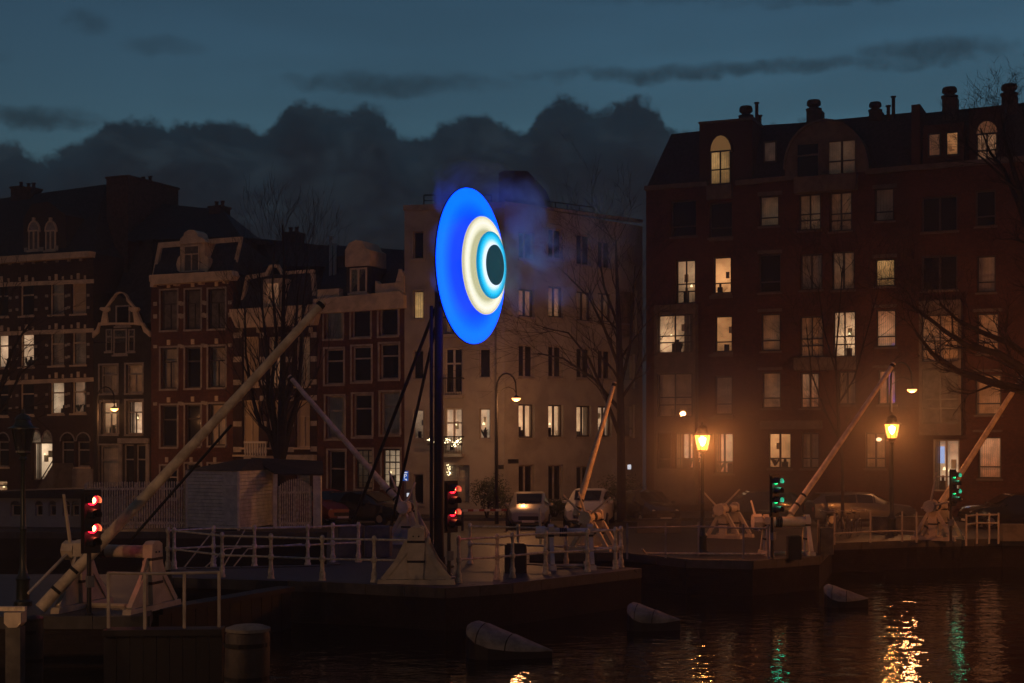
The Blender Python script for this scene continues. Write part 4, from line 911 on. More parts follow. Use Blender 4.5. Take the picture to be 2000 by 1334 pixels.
# ================================================================== signals
ME['sig_pole'] = MB().lathe([(.09,0),(.09,.05),(.05,.08),(.045,2.60),(.0,2.62)], 10).data('pole', M['black'], True)
def hood(): # open visor, axis +x
    m = MB(); n = 12
    for i in range(n):
        a0, a1 = R(-30)+R(240)*i/n, R(-30)+R(240)*(i+1)/n; f = lambda a, x, r: (x, r*math.cos(a), r*math.sin(a))
        m.face([f(a0,0,.115), f(a1,0,.115), f(a1,.24,.105), f(a0,.24,.105)]); m.face([f(a1,0,.125), f(a0,0,.125), f(a0,.24,.112), f(a1,.24,.112)])
        m.face([f(a0,.24,.105), f(a1,.24,.105), f(a1,.24,.112), f(a0,.24,.112)])
    return m
ME['hood'] = hood().data('visor', M['black'])
ME['sig_box'] = MB().prism([(-.10,-.15,0),(.0,-.17,0),(.0,.17,0),(-.10,.15,0)], (0,0,1.22)).data('housing', M['black'])
ME['sig_board'] = MB().box(-.07,-.05,-.22,.22,-.06,1.28).data('back_board', M['black'])
def lens_pair(c):
    l = MB(); l.tube([(0,0,0),(.02,0,0),(.04,0,0)], [.112,.11,.075], 14); k = MB(); k.tube([(.042,0,0),(.06,0,0),(.07,0,0)], [.068,.055,.025], 12)
    return l.data('lens', M[c+'_lens'], True), k.data('core', M[c+'_core'], True)
LENS = {c: lens_pair(c) for c in ('red','green')}
def signal(label, px, pyb, col, yaw, lean=0.0, z0=0.0, power=3.0):
    loc = G(px, pyb); r = empty('lock_signal', loc, label, 'signal light', 'lock signal lights'); r.rotation_euler[2] = yaw; r.rotation_euler[0] = lean
    inst(ME['sig_pole'], 'pole', r, (0,0,0)); hs = inst(ME['sig_box'], 'housing', r, (.14,0,1.40)); inst(ME['sig_board'], 'back_board', hs)
    for k in range(4):
        z = 1.06-k*.295; inst(ME['hood'], 'visor', hs, (0,0,z))
        if k in (0, 2):
            inst(LENS[col][0], 'lens', hs, (0,0,z)); inst(LENS[col][1], 'core', hs, (0,0,z))
            bulb_light(hs, (.16,0,z), power, (1,.04,.07) if col == 'red' else (.0,1,.5), .05)
        else: inst(ME['dark_lens'], 'lens', hs, (0,0,z))
    b = inst(ME['sig_cabinet'], 'junction_box', r, (0,0,.62)); return r
ME['dark_lens'] = MB().tube([(0,0,0),(.02,0,0),(.04,0,0)], [.105,.10,.06], 14).data('lens', M['glass_dark'], True)
ME['sig_cabinet'] = MB().box(-.02,.10,-.07,.07,0,.24).data('junction_box', M['plastic_grey'])
signal('red lock signal on black pole at the left platform', 174, 1204, 'red', R(-48), power=6)
signal('red lock signal on black pole beside the mast', 877, 1141, 'red', R(-48), power=6)
signal('green lock signal on leaning pole near first crown lantern', 1508, 1094, 'green', R(-48), R(0), power=4)
signal('green lock signal at right, crossed by a pole', 1857, 1060, 'green', R(-48), power=4)
# ================================================================== piers, piles, gate, blocks
def pier_cap(label, px, py, Y, L, Wd, z):
    """masonry pier head: rounded blunt back, sloping stone cap that runs to a point"""
    c = P(px, py, Y); r = empty('pier_head', (c.x, c.y, WZ), label, 'pier', 'stone pier heads in the water'); th = R(-16)
    def pt(a, b, zz): x, y = a*L, b*Wd; return (c.x+x*math.cos(th)-y*math.sin(th), c.y+x*math.sin(th)+y*math.cos(th), zz)
    st_ = [-.5,-.49,-.46,-.40,-.30,-.15,.02,.20,.36,.46,.5]; drop = .34*L; J = 10; V = []; lo = []
    for a in st_:
        hw = .5*math.sqrt(max(0, 1-((a+.24)/.26)**2)) if a < -.24 else .5*(1-((a+.24)/.74)**1.5)
        hw = max(hw, .012); rd = z-drop*max(0, a+.38)-(.10*((-.38-a)/.12)**2 if a < -.38 else 0); hh = .34*hw*2+.02
        for j in range(J+1): f = math.pi*j/J; V.append(pt(a, hw*math.cos(f), rd-hh+hh*math.sin(f)))
    n = len(st_)
    for i0, i1 in ((0, 4), (4, 6), (6, n-1)):
        m = MB(); Q = V[i0*(J+1):(i1+1)*(J+1)]; k = i1-i0+1; g0 = Vector(pt(.012, 0, 0))-Vector(pt(0, 0, 0)); Q = [tuple(Vector(q)+(g0 if (u < J+1 and i0 > 0) else Vector((0,0,0)))+Vector((0,0,random.uniform(-.004,.004)))) for u, q in enumerate(Q)]
        m.mesh(Q, [(i*(J+1)+j, (i+1)*(J+1)+j, (i+1)*(J+1)+j+1, i*(J+1)+j+1) for i in range(k-1) for j in range(J)]); m.build('cap_stone', M['cap_stone'], r, True)
    m = MB()
    for j in (0, J):
        for i in range(n-1): p0, p1 = V[i*(J+1)+j], V[(i+1)*(J+1)+j]; m.face([p0, p1, (p1[0],p1[1],WZ-1), (p0[0],p0[1],WZ-1)], [(i,p0[2]),(i+1,p1[2]),(i+1,WZ-1),(i,WZ-1)])
    for i in (0, n-1): p0, p1 = V[i*(J+1)], V[i*(J+1)+J]; m.face([p0, p1, (p1[0],p1[1],WZ-1), (p0[0],p0[1],WZ-1)])
    m.build('pier_body', M['gate_wood'], r)
M['cap_stone'] = mat('worn pale cap stone', (.22,.20,.17), .8, .3, nscale=3, namt=.45, bump=.4)
pier_cap('nearest and largest stone pier head with sloping cap, blue-lit, in dark water', 996, 1250, 31.5, 1.95, 1.5, -.30)
pier_cap('middle stone pier head with sloping cap, in dark water', 1277, 1215, 36.0, 1.35, 1.2, -.38)
pier_cap('farthest and smallest stone pier head with sloping cap, in dark water', 1652, 1172, 41.0, 1.25, 1.1, -.42)
def pile(label, px, py, Y, rad, mtop='cap_stone'):
    c = P(px, py, Y); r = empty('mooring_pile', (c.x, c.y, WZ), label, 'mooring pile'); h_ = c.z-WZ
    m = MB(); n = 10; m.tube([(c.x,c.y,WZ-1),(c.x,c.y,WZ+h_*.5),(c.x+.02,c.y,c.z-.06),(c.x+.02,c.y,c.z)], [rad*1.05,rad,rad*.98,rad*.9], 18); m.build('pile', M['pile_wood'], r, True)
    MB().lathe([(rad*1.0,.0),(rad*1.0,.05),(rad*.7,.09),(0,.11)], 18, (c.x+.02,c.y,c.z)).build('cap', M[mtop], r, True)
    for z in (.25, .8): MB().lathe([(rad*1.03,0),(rad*1.03,.07)], 18, (c.x,c.y,WZ+h_-z), cap=False).build('band', M['iron'], r)
pile('thick mooring pile with pale worn top in the near water', 482, 1232, 23.5, .37, 'cap_stone')
pile('black timber pile beside the pale capped post, bottom left', 64, 1212, 27.5, .19, 'black')
r = empty('gate_post', P(30,1300,27.0)*1, 'pale capped post at the bottom left corner', 'post'); c = Vector(r.location); r.location.z = WZ; zt = CZ-(1195-HY)/F*27
MB().box(c.x-.14,c.x+.14,c.y-.14,c.y+.14,WZ-1,zt-.28).build('shaft', M['concrete'], r)
m = MB(); m.prism([(c.x-.16,c.y-.16,zt-.20),(c.x-.08,c.y-.16,zt-.28),(c.x+.08,c.y-.16,zt-.28),(c.x+.16,c.y-.16,zt-.20),(c.x+.16,c.y-.16,zt),(c.x-.16,c.y-.16,zt)], (0,.32,0)); m.build('cap', M['wood_white'], r)
MB().box(c.x-1.6,c.x+.2,c.y-.06,c.y+.06,zt+.02,zt+.10).build('rail', M['rail_paint'], r)
# lock gates
def gate(label, a, b, n):
    a, b = Vector(a), Vector(b); r = empty('lock_gate', a, label, 'lock gate'); d = (b-a)/n; nn = Vector((-d.y, d.x, 0)).normalized()*.14
    for k in range(n):
        p0, p1 = a+d*(k+.02), a+d*(k+.98); j = random.uniform(-.01,.01); MB().hexa([p0-nn+Vector((0,0,-2.2)),p1-nn+Vector((0,0,-2.2)),p1+nn+Vector((0,0,-2.2)),p0+nn+Vector((0,0,-2.2)),p0-nn+Vector((0,0,-.12+j)),p1-nn+Vector((0,0,-.12+j)),p1+nn+Vector((0,0,-.12+j)),p0+nn+Vector((0,0,-.12+j))]).build('plank', M['gate_wood'], r)
    m = MB(); m.beam(a+Vector((0,0,-.05)), b+Vector((0,0,-.05)), .5, .12); m.build('walkway', M['gate_wood'], r)
gate('dark timber lock gate under the plain bar railing', G(205,1229), G(436,1227), 9)
gate('dark timber lock gate between platform and island', G(300,1190), G(560,1146), 12)
# stone blocks, cabinets
def block(label, px, py, w_, d_, h_, mt, name='stone_block', cat='block', rz=0.0):
    c = G(px, py); o = MB(); e = .03; o.prism([(-w_/2+e,-d_/2,0),(w_/2-e,-d_/2,0),(w_/2,-d_/2+e,0),(w_/2,d_/2,0),(-w_/2,d_/2,0),(-w_/2,-d_/2+e,0)], (0,0,h_))
    o.prism([(-w_/2+.06,-d_/2+.06,h_),(w_/2-.06,-d_/2+.06,h_),(w_/2-.06,d_/2-.06,h_),(-w_/2+.06,d_/2-.06,h_)], (0,0,.03))
    q = bpy.data.objects.new(name, o.data(name, M[mt])); COL.objects.link(q); q.location = c; q.rotation_euler[2] = rz; return tag(q, label, cat)
block('left grey concrete block behind the island railing', 686, 1086, .75, .8, .98, 'concrete', 'concrete_block')
block('right grey concrete block behind the island railing', 740, 1086, .80, .8, .95, 'concrete', 'concrete_block')
block('black metal cabinet standing on the island right of the red signal', 1007, 1118, .62, .5, .80, 'black', 'metal_cabinet', 'cabinet')
block('dark metal cabinet by the low winch on right quay', 1551, 1092, .42, .4, .72, 'black', 'metal_cabinet', 'cabinet')
block('grey concrete block at the foot of right quay rail', 1612, 1082, .45, .5, .85, 'concrete', 'concrete_block')
for lab, x0, x1, Yw, hw in (('low brown flood wall behind the bicycles and right lantern', 1705, 1822, 57.0, .62), ('low brown flood wall behind the winches, right of the pale family car', 1245, 1330, 57.5, .5)):
    a_ = Vector(((x0-CX)/F*Yw, Yw, 0)); b_ = Vector(((x1-CX)/F*Yw, Yw, 0)); w_ = empty('flood_wall', a_, lab, 'wall'); MB().box(a_.x, b_.x, Yw, Yw+.25, 0, hw).build('wall', M['concrete'], w_); MB().box(a_.x-.03, b_.x+.03, Yw-.03, Yw+.28, hw, hw+.07).build('capping', M['coping'], w_)
o = MB().box(18.2,30,52.7,53.05,0,.62).build('parapet_wall', M['concrete'], None, False, (18.2,52.7,0)); tag(o, 'low pale parapet wall at the right edge of quay', 'wall')
# ================================================================== shed, fence, gate
Y0 = 57.9
def corner(px, Y): return Vector(((px-CX)/F*Y, Y, 0))
A_, B_, C_ = corner(365, 60.6), corner(466, 59.0), corner(532, 62.6)
r = empty('shed', B_, 'pale boarded shed with dark hipped roof beside the picket fence', 'shed'); H_ = 2.42
D_ = A_+(C_-B_)
for a, b in ((A_,B_),(B_,C_),(C_,D_),(D_,A_)):
    dd_ = (b-a); L_ = dd_.length; dd_.normalize(); nn = Vector((dd_.y,-dd_.x,0)); n = 16
    for k in range(n):
        z0, z1 = .05+H_*k/n, .05+H_*(k+1)/n-.012; p0, p1 = a+dd_*.03, b-dd_*.03; U = Vector((0,0,1))
        MB().hexa([p0+U*z0, p1+U*z0, p1+nn*.024+U*z0, p0+nn*.024+U*z0, p0+U*z1, p1+U*z1, p1+nn*.014+U*z1, p0+nn*.014+U*z1]).build('board', M['shed'], r)
    MB().beam(a, a+Vector((0,0,H_+.05)), .10, .10).build('corner_post', M['shed'], r)
cen = (A_+B_+C_+D_)/4; ov = [cen+(q-cen)*1.05+Vector((0,0,H_+.05)) for q in (A_,B_,C_,D_)]; rf = MB()
e2 = [cen+(q-cen)*.25+Vector((0,0,H_+.50)) for q in (A_,B_,C_,D_)]
e2 = [q+Vector((.7,.6,0)) for q in e2]
for i in range(4): rf.face([ov[i], ov[(i+1) % 4], e2[(i+1) % 4], e2[i]])
rf.face(e2); rf.face(ov[::-1]); rf.build('roof', M['tile'], r)
lean = MB(); q = [corner(540,60.6)+Vector((0,0,2.25)), corner(632,60.2)+Vector((0,0,2.25)), corner(630,63.2)+Vector((0,0,2.75)), corner(490,63.2)+Vector((0,0,2.9))]; lean.prism(q, (0,0,.08)); lean.build('porch_roof', M['tile'], r)
def fence(label, a, b, n, h_, arch=False, name='picket_fence'):
    a, b = Vector(a), Vector(b); r = empty(name, a, label, 'fence'); d = (b-a); L_ = d.length; d.normalize(); nn = Vector((d.y,-d.x,0))
    for k in range(n):
        t = (k+.5)/n; p = a+d*(L_*t); hh = h_+(.28*math.sin(math.pi*t) if arch else random.uniform(-.015,.015)); w = .028
        MB().prism([p-d*w+nn*.02, p+d*w+nn*.02, p+d*w+nn*.02+Vector((0,0,hh-.04)), p+nn*.02+Vector((0,0,hh)), p-d*w+nn*.02+Vector((0,0,hh-.04))], nn*.02).build('picket', M['rail_paint'], r)
    for z in (.22, h_-.32): MB().beam(a+Vector((0,0,z)), b+Vector((0,0,z)), .05, .09).build('rail', M['rail_paint'], r)
    for t in (0, .5, 1): p = a+d*(L_*t)-nn*.05; MB().beam(p, p+Vector((0,0,h_-.05)), .10, .10).build('post', M['rail_paint'], r)
fence('pale picket fence left of the shed', corner(168,60.0), corner(362,60.8), 40, 2.0)
fence('arched picket gate under the lean-to roof right of the shed', corner(546,60.4), corner(606,60.4), 14, 1.85, True, 'picket_gate')
o = MB().beam(corner(538,60.4), corner(538,60.4)+Vector((0,0,2.3)), .16, .16).build('timber_post', M['shed'], None, False, corner(538,60.4)); tag(o, 'pale timber post left of the arched gate', 'post')
o = MB().box(corner(612,60.4).x, corner(627,60.4).x, 60.3, 60.7, 0, 2.25).build('boarded_panel', M['shed'], None, False, corner(612,60.4)); tag(o, 'pale boarded panel right of the arched gate', 'panel')
# low arched-window boathouse at left
bp = Plane(-60, 62.0, 165, 61.0)
hb = House('boathouse', 'low pale building with arched openings behind the left platform', 'building', bp, -60, 163, 965, wall='stucco', depth=4)
hb.z1 = bp.uz(60, 972)[1]
for x0, x1 in ((68,83),(95,109),(122,136),(139,154),(20,40)): hb.window(x0, 986, x1, 1008, 'k', '', fr='trim', sill=False); hb.arch(x0, 986, x1, 978, 'glass_dark', ring='trim_dim')
hb.finish()
hb.poly('roof', [(-62,972),(-62,962),(160,955),(168,968),(165,974)], -4.2, .25, 'tile')
# ================================================================== cars
def car(label, name, loc, rz, paint, kind='hatch', cat='car', group='cars parked along the street'):
    r = empty(name, loc, label, cat, group); r.rotation_euler[2] = rz
    # stations along x: (x, half width, z bottom, z belt, half width roof, z roof)
    K = {'hatch': [(-1.95,.70,.35,.80,0,0),(-1.90,.80,.28,.95,.55,1.02),(-1.45,.85,.22,.98,.62,1.42),(-.4,.87,.22,.98,.66,1.50),(.35,.87,.22,.97,.64,1.46),(1.05,.86,.22,.95,.60,1.02),(1.75,.82,.26,.84,.55,.88),(1.98,.70,.34,.66,.4,.68)],
         'wagon': [(-2.30,.72,.36,.82,0,0),(-2.25,.82,.28,.98,.60,1.05),(-1.85,.86,.22,1.0,.62,1.40),(-.4,.88,.22,.99,.66,1.47),(.35,.88,.22,.97,.64,1.42),(1.15,.87,.22,.94,.60,.99),(2.05,.83,.26,.84,.55,.88),(2.28,.70,.34,.66,.4,.68)],
         'van': [(-2.25,.80,.36,1.0,0,0),(-2.22,.86,.28,1.12,.74,1.80),(-1.2,.90,.24,1.14,.78,1.92),(.2,.90,.24,1.14,.78,1.92),(.95,.90,.24,1.12,.74,1.84),(1.60,.88,.24,1.08,.66,1.14),(2.15,.82,.28,.92,.6,.96),(2.28,.74,.36,.72,.5,.74)]}[kind]
    def ring(s_):
        x, w, zb, zt, wr, zr = s_; zr = zr or zt; wr = wr or w*.9
        half = [(w*.86,zb),(w,zb+.12),(w*1.01,(zb+zt)/2),(w*.97,zt),(wr,zr-.03 if zr > zt+.1 else zr),(wr*.80,zr+.02)]
        return [(x,y,z) for y, z in half]+[(x,-y,z) for y, z in half[::-1]]
    V = []; fs = []
    for s_ in K: V += ring(s_)
    n = 12
    for i in range(len(K)-1):
        for j in range(n): fs.append((i*n+j, i*n+(j+1) % n, (i+1)*n+(j+1) % n, (i+1)*n+j))
    fs += [tuple(range(n-1,-1,-1)), tuple(range((len(K)-1)*n, len(K)*n))]
    def L(m, nm, mt, par=None, sm=False): o = bpy.data.objects.new(nm, m.data(nm, M[mt], sm)); COL.objects.link(o); o.parent = par or r; return o
    body = L(MB().mesh(V, fs), 'body', paint, sm=True)
    # glazing: panels a little proud of the cabin sides, screen and rear window
    def side_q(i, j, sgn, a, b):
        p = lambda k, e: Vector(ring(K[k])[e] if sgn > 0 else ring(K[k])[11-e]); lo0, lo1, hi0, hi1 = p(i,3), p(j,3), p(i,4), p(j,4)
        f = lambda s0, t: (lo0.lerp(lo1, s0)).lerp(hi0.lerp(hi1, s0), t)+Vector((0,sgn*.012,.004)); return [f(a,.10), f(b,.10), f(b,.88), f(a,.88)]
    segs = [(2,3,.06,.97),(3,4,.04,.95)] + ([(4,5,.02,.60)] if kind != 'van' else [(4,5,.05,.5)])
    for i, j, a, b in segs:
        for sgn in (1,-1): L(MB().face(side_q(i,j,sgn,a,b)), 'side_window', 'car_glass', body)
    def cross(i, j, a, b, e=.86):
        p = lambda k, y: Vector((K[k][0], y*K[k][4]*e, (K[k][5] or K[k][3])+.03)); f = lambda t, y: p(i,y).lerp(p(j,y), t)+Vector((.02 if K[j][0] > 0 else -.02,0,.012)); return [f(a,-1), f(a,1), f(b,1), f(b,-1)]
    L(MB().face(cross(4,5,.10,.93)), 'windscreen', 'car_glass', body); L(MB().face(cross(1,2,.08,.9)), 'rear_window', 'car_glass', body)
    fx = K[-1][0]; bx = K[0][0]; zl = K[-1][3]
    for y in (-.56,.56):
        m = MB(); m.tube([(fx-.20,y,zl-.02),(fx-.02,y*.97,zl-.03)], [.13,.10], 8); L(m, 'headlight', 'chrome', body)
        m = MB(); m.box(bx-.01,bx+.10,y*1.12-.10,y*1.12+.10,.66,.86); L(m, 'tail_light', 'red_paint', body)
        m = MB(); m.lathe([(.0,-.06),(.10,-.04),(.10,.05),(.0,.07)], 8, (K[5][0]-.25, (1 if y > 0 else -1)*(K[5][1]+.08), K[5][3]+.06)); L(m, 'mirror', paint, body)
    m = MB(); m.box(fx-.06,fx+.02,-.42,.42,.40,.56); L(m, 'grille', 'black', body); m = MB(); m.box(fx-.0,fx+.035,-.26,.26,.30,.39); L(m, 'number_plate', 'stripe_white', body)
    m = MB(); m.box(fx-.22,fx+.005,-.68,.68,.24,.30); L(m, 'bumper', 'black', body)
    for x in (bx*.66, fx*.66):
        for y in (-1, 1):
            w = empty('wheel', (x,y*.76,.31)); w.parent = r
            t = MB(); t.tube([(x,y*.66,.31),(x,y*.68,.31),(x,y*.88,.31),(x,y*.90,.31)], [.28,.31,.31,.27], 18); 
            t.v = [(a-x,b-y*.76,c-.31) for a,b,c in t.v]; L(t, 'tyre', 'rubber', w, True)
            q = MB(); q.tube([(0,y*.10,0),(0,y*.15,0)], [.20,.17], 10); L(q, 'rim', 'chrome', w)
    return r
def cp(px, Y): return Vector(((px-CX)/F*Y, Y, .004))
car('silver hatchback parked facing the water, left of the pale family car', 'parked_car', cp(1034,61.5), R(-92), 'silver')
car('pale family car parked behind the orange-lit winch', 'parked_car', cp(1152,62.0), R(-100), 'white_paint').scale = (1.05,1.05,1.08)
car('grey estate car parked side on behind the bicycles', 'parked_car', cp(1680,62.5), R(4), 'grey_paint', 'wagon')
car('dark car parked at the right edge of the picture', 'parked_car', cp(1985,61.0), R(184), 'black_gloss', 'wagon')
car('dark red car partly hidden by the boarded panel', 'parked_car', cp(636,64.5), R(-60), 'red_paint')
car('glossy black car parked left of the dim winch', 'parked_car', cp(716,63.5), R(-35), 'black_gloss', 'wagon')
car('dark car in shadow between pale family car and first crown lantern', 'parked_car', cp(1262,63.5), R(-70), 'black_gloss')
car('dark car parked in front of the block, right of the first crown lantern', 'parked_car', cp(1480,64.0), R(180), 'black_gloss')
# ================================================================== bicycles
def wheel_mesh():
    m = MB(); n = 20; m.tube([(.33*math.cos(2*math.pi*k/n),0,.33*math.sin(2*math.pi*k/n)) for k in range(n+1)], .018, 5, False)
    for k in range(8): a = math.pi*k/8; m.tube([(.32*math.cos(a),0,.32*math.sin(a)),(-.32*math.cos(a),0,-.32*math.sin(a))], .004, 3, False)
    return m
ME['bike_wheel'] = wheel_mesh().data('wheel', M['grey_paint'])
_m = MB(); 
for a, b in (((-.52,0,.34),(-.08,0,.30)),((-.08,0,.30),(-.22,0,.86)),((-.20,0,.80),(.38,0,.84)),((-.08,0,.30),(.38,0,.76)),((-.52,0,.34),(-.20,0,.78)),((.55,0,.34),(.36,0,.92))): _m.tube([a,b], .017, 6)
ME['bike_frame'] = _m.data('frame', M['grey_paint']); ME['bike_saddle'] = MB().prism([(-.38,-.07,.92),(-.12,-.02,.92),(-.12,.02,.92),(-.38,.07,.92)], (0,0,.05)).data('saddle', M['rubber'])
ME['bike_bar'] = MB().tube([(.18,-.28,1.02),(.34,-.24,1.05),(.36,0,1.0),(.34,.24,1.05),(.18,.28,1.02)], .014, 6).data('handlebar', M['chrome'])
for k, (px, py, a, lab) in enumerate(((1612,1052,80,'leftmost black bicycle parked near the grey estate car'),(1630,1050,70,'second bicycle from the left in the parked row'),(1648,1050,95,'third bicycle from the left in the parked row'),(1668,1048,60,'rightmost bicycle in the parked row by the crown lantern'))):
    r = empty('bicycle', G(px,py), lab, 'bicycle', 'bicycles parked on the right quay'); r.rotation_euler = (R(6), 0, R(a))
    for x in (-.52,.55): inst(ME['bike_wheel'], 'wheel', r, (x,0,.345))
    inst(ME['bike_frame'], 'frame', r); inst(ME['bike_saddle'], 'saddle', r); inst(ME['bike_bar'], 'handlebar', r)
# ================================================================== parking sign, meter, barrier, fairy lights
r = empty('parking_sign', cp(792,58.5), 'lit blue parking sign on a thin post beside the mast', 'sign'); c = Vector(r.location); zt = CZ-(920-HY)/F*58.5; zb = CZ-(939-HY)/F*58.5
MB().tube([c, c+Vector((0,0,zt+.05))], .035, 8).build('post', M['plastic_grey'], r)
m = MB(); m.box(c.x-.12,c.x+.12,c.y-.13,c.y-.05,zb,zt); pn = m.build('panel', M['blue_sign'], r)
cu = bpy.data.curves.new('P', 'FONT'); cu.body = 'P'; cu.size = .26; cu.align_x = 'CENTER'; cu.extrude = .004; to = bpy.data.objects.new('letter_curve', cu); COL.objects.link(to)
bpy.context.view_layer.update(); me = bpy.data.meshes.new_from_object(to.evaluated_get(bpy.context.evaluated_depsgraph_get())); bpy.data.objects.remove(to); me.name = 'letter'; me.materials.clear(); me.materials.append(M['white_sign'])
to = bpy.data.objects.new('letter', me); COL.objects.link(to); to.parent = r; to.location = (0, -.14, zb+.10); to.rotation_euler = (R(90),0,0)
m = MB(); m.prism([(c.x-.05,c.y-.134,zb+.08),(c.x+.07,c.y-.134,zb+.08),(c.x+.07,c.y-.134,zb+.0)], (0,-.006,0)); m.box(c.x-.09,c.x+.09,c.y-.14,c.y-.134,zt-.08,zt-.035); m.build('arrow', M['white_sign'], r)
r = empty('ticket_machine', cp(798,58.0), 'parking ticket machine with small white lit display', 'ticket machine'); c = Vector(r.location)
MB().box(c.x-.17,c.x+.17,c.y-.14,c.y+.14,0,1.75).build('cabinet', M['plastic_grey'], r); zs_ = CZ-(966-HY)/F*57.8; MB().box(c.x-.06,c.x+.04,c.y-.16,c.y-.141,zs_-.08,zs_+.06).build('display', M['white_sign'], r)
r = empty('barrier_boom', P(903,997,58.8), 'red and white striped barrier boom left of the silver hatchback', 'barrier'); a, b = P(903,997,58.8), P(990,996,58.8); 
for k in range(8): MB().beam(a.lerp(b,k/8), a.lerp(b,(k+1)/8), .09, .09).build('band', M['stripe_red' if k % 2 else 'stripe_white'], r)
for p in (a, b): MB().beam(Vector((p.x,p.y+.1,0)), p+Vector((0,.1,.06)), .10, .10).build('post', M['black'], r)
r = empty('planter_box', WF.w(*WF.uz(886,872), .62), 'balcony planter with string of warm fairy lights on the corner building', 'planter'); c = Vector(r.location)
u0, z0 = WF.uz(842, 866); u1, _ = WF.uz(908, 866); m = MB(); WF.box(m, u0, u1, z0-.10, z0, .56, .76); m.build('box', M['frame_dark'], r)
m = MB(); fl = MB()
for k in range(240):
    uu = u0+(u1-u0)*random.random(); zz = z0+random.uniform(0,.30)**1.0; p = WF.w(uu, zz, .66+random.uniform(-.12,.12)); d = Vector((random.uniform(-1,1),random.uniform(-1,1),random.uniform(0,1.2)))*.10; s_ = d.cross(Vector((0,0,1))).normalized()*.02; m.face([p-s_, p+s_, p+d])
for k in range(85):
    t = random.random(); zz = z0+.12+.10*math.sin(t*14)+random.uniform(-.22,.12)*(1 if random.random() < .5 else .3); fl.lathe([(0,-.02),(.02,0),(0,.02)], 5, WF.w(u0+(u1-u0)*t, zz, .80+random.uniform(-.03,.03)))
m.build('foliage', M['leaf'], r); tag(fl.build('fairy_lights', M['fairy'], r), kind='stuff'); bulb_light(r, (0,-.35,.1), 5, (1,.75,.4), .3)
r = empty('garland', WF.w(*WF.uz(876,912), .06), 'small string of warm lights hanging in the corner building doorway', 'garland'); fl = MB()
for k in range(26): u, z = WF.uz(873+random.uniform(0,7), 907+random.uniform(0,22)); fl.lathe([(0,-.018),(.018,0),(0,.018)], 5, WF.w(u, z, .05))
fl.build('bulbs', M['fairy'], r)
m = MB(); l_ = P(1229,912,74.5); m.box(l_.x-.09,l_.x+.09,l_.y-.1,l_.y,l_.z-.12,l_.z+.12); tag(m.build('wall_lamp', M['white_sign'], None, False, l_), 'small cold white wall lamp in the dark alley beside the block', 'wall lamp')
# ================================================================== bushes and trees
def bush(label, px, Y, w, hgt, n=2600, name='bush'):
    c = Vector(((px-CX)/F*Y, Y, 0)); r = empty(name, c, label, 'bush'); m = MB(); st_ = MB()
    lobes = [(random.uniform(-.5,.5)*w*.6, random.uniform(-.4,.4)*w*.5, random.uniform(.35,.75)*hgt, random.uniform(.25,.42)*w) for _ in range(7)]+[(0,0,hgt*.55,w*.42)]
    for k in range(n):
        lx, ly, lz, lr = random.choice(lobes); d = Vector((random.gauss(0,1),random.gauss(0,1),random.gauss(0,1))).normalized()*lr*random.uniform(.55,1.08)
        p = c+Vector((lx,ly,lz))+Vector((d.x,d.y,d.z*hgt/w*.8)); p.z = max(.06,p.z); a = Vector((random.gauss(0,1),random.gauss(0,1),random.gauss(0,1))).normalized(); b = a.cross(d).normalized()*.035; a = a*.08
        m.face([p-b, p+a*.5, p+b, p-a*.5])
    for k in range(6): st_.tube([c, c+Vector((random.uniform(-.3,.3)*w,random.uniform(-.2,.2)*w,hgt*.7))], [.04,.01], 5)
    m.build('foliage', M['leaf'], r); st_.build('stem', M['bark'], r)
bush('large rounded dark bush before the corner building, left of the silver hatchback', 952, 66.3, 1.7, 2.2)
bush('low loose shrub against the wall right of the large bush', 1006, 67.0, 1.2, 1.5, 700)
bush('low clipped hedge behind the silver hatchback', 1082, 67.5, 2.0, 1.1, 1800, 'hedge'); bush('dark shrub beside the alley behind the pale car', 1215, 68, 2.2, 2.2, 2200)
bush('dark shrub at the doorway of brown brick house', 664, 67.2, 1.3, 1.3, 1200); bush('dark hedge in front of the block by the right lantern', 1560, 67.5, 2.4, 1.0, 1500, 'hedge')
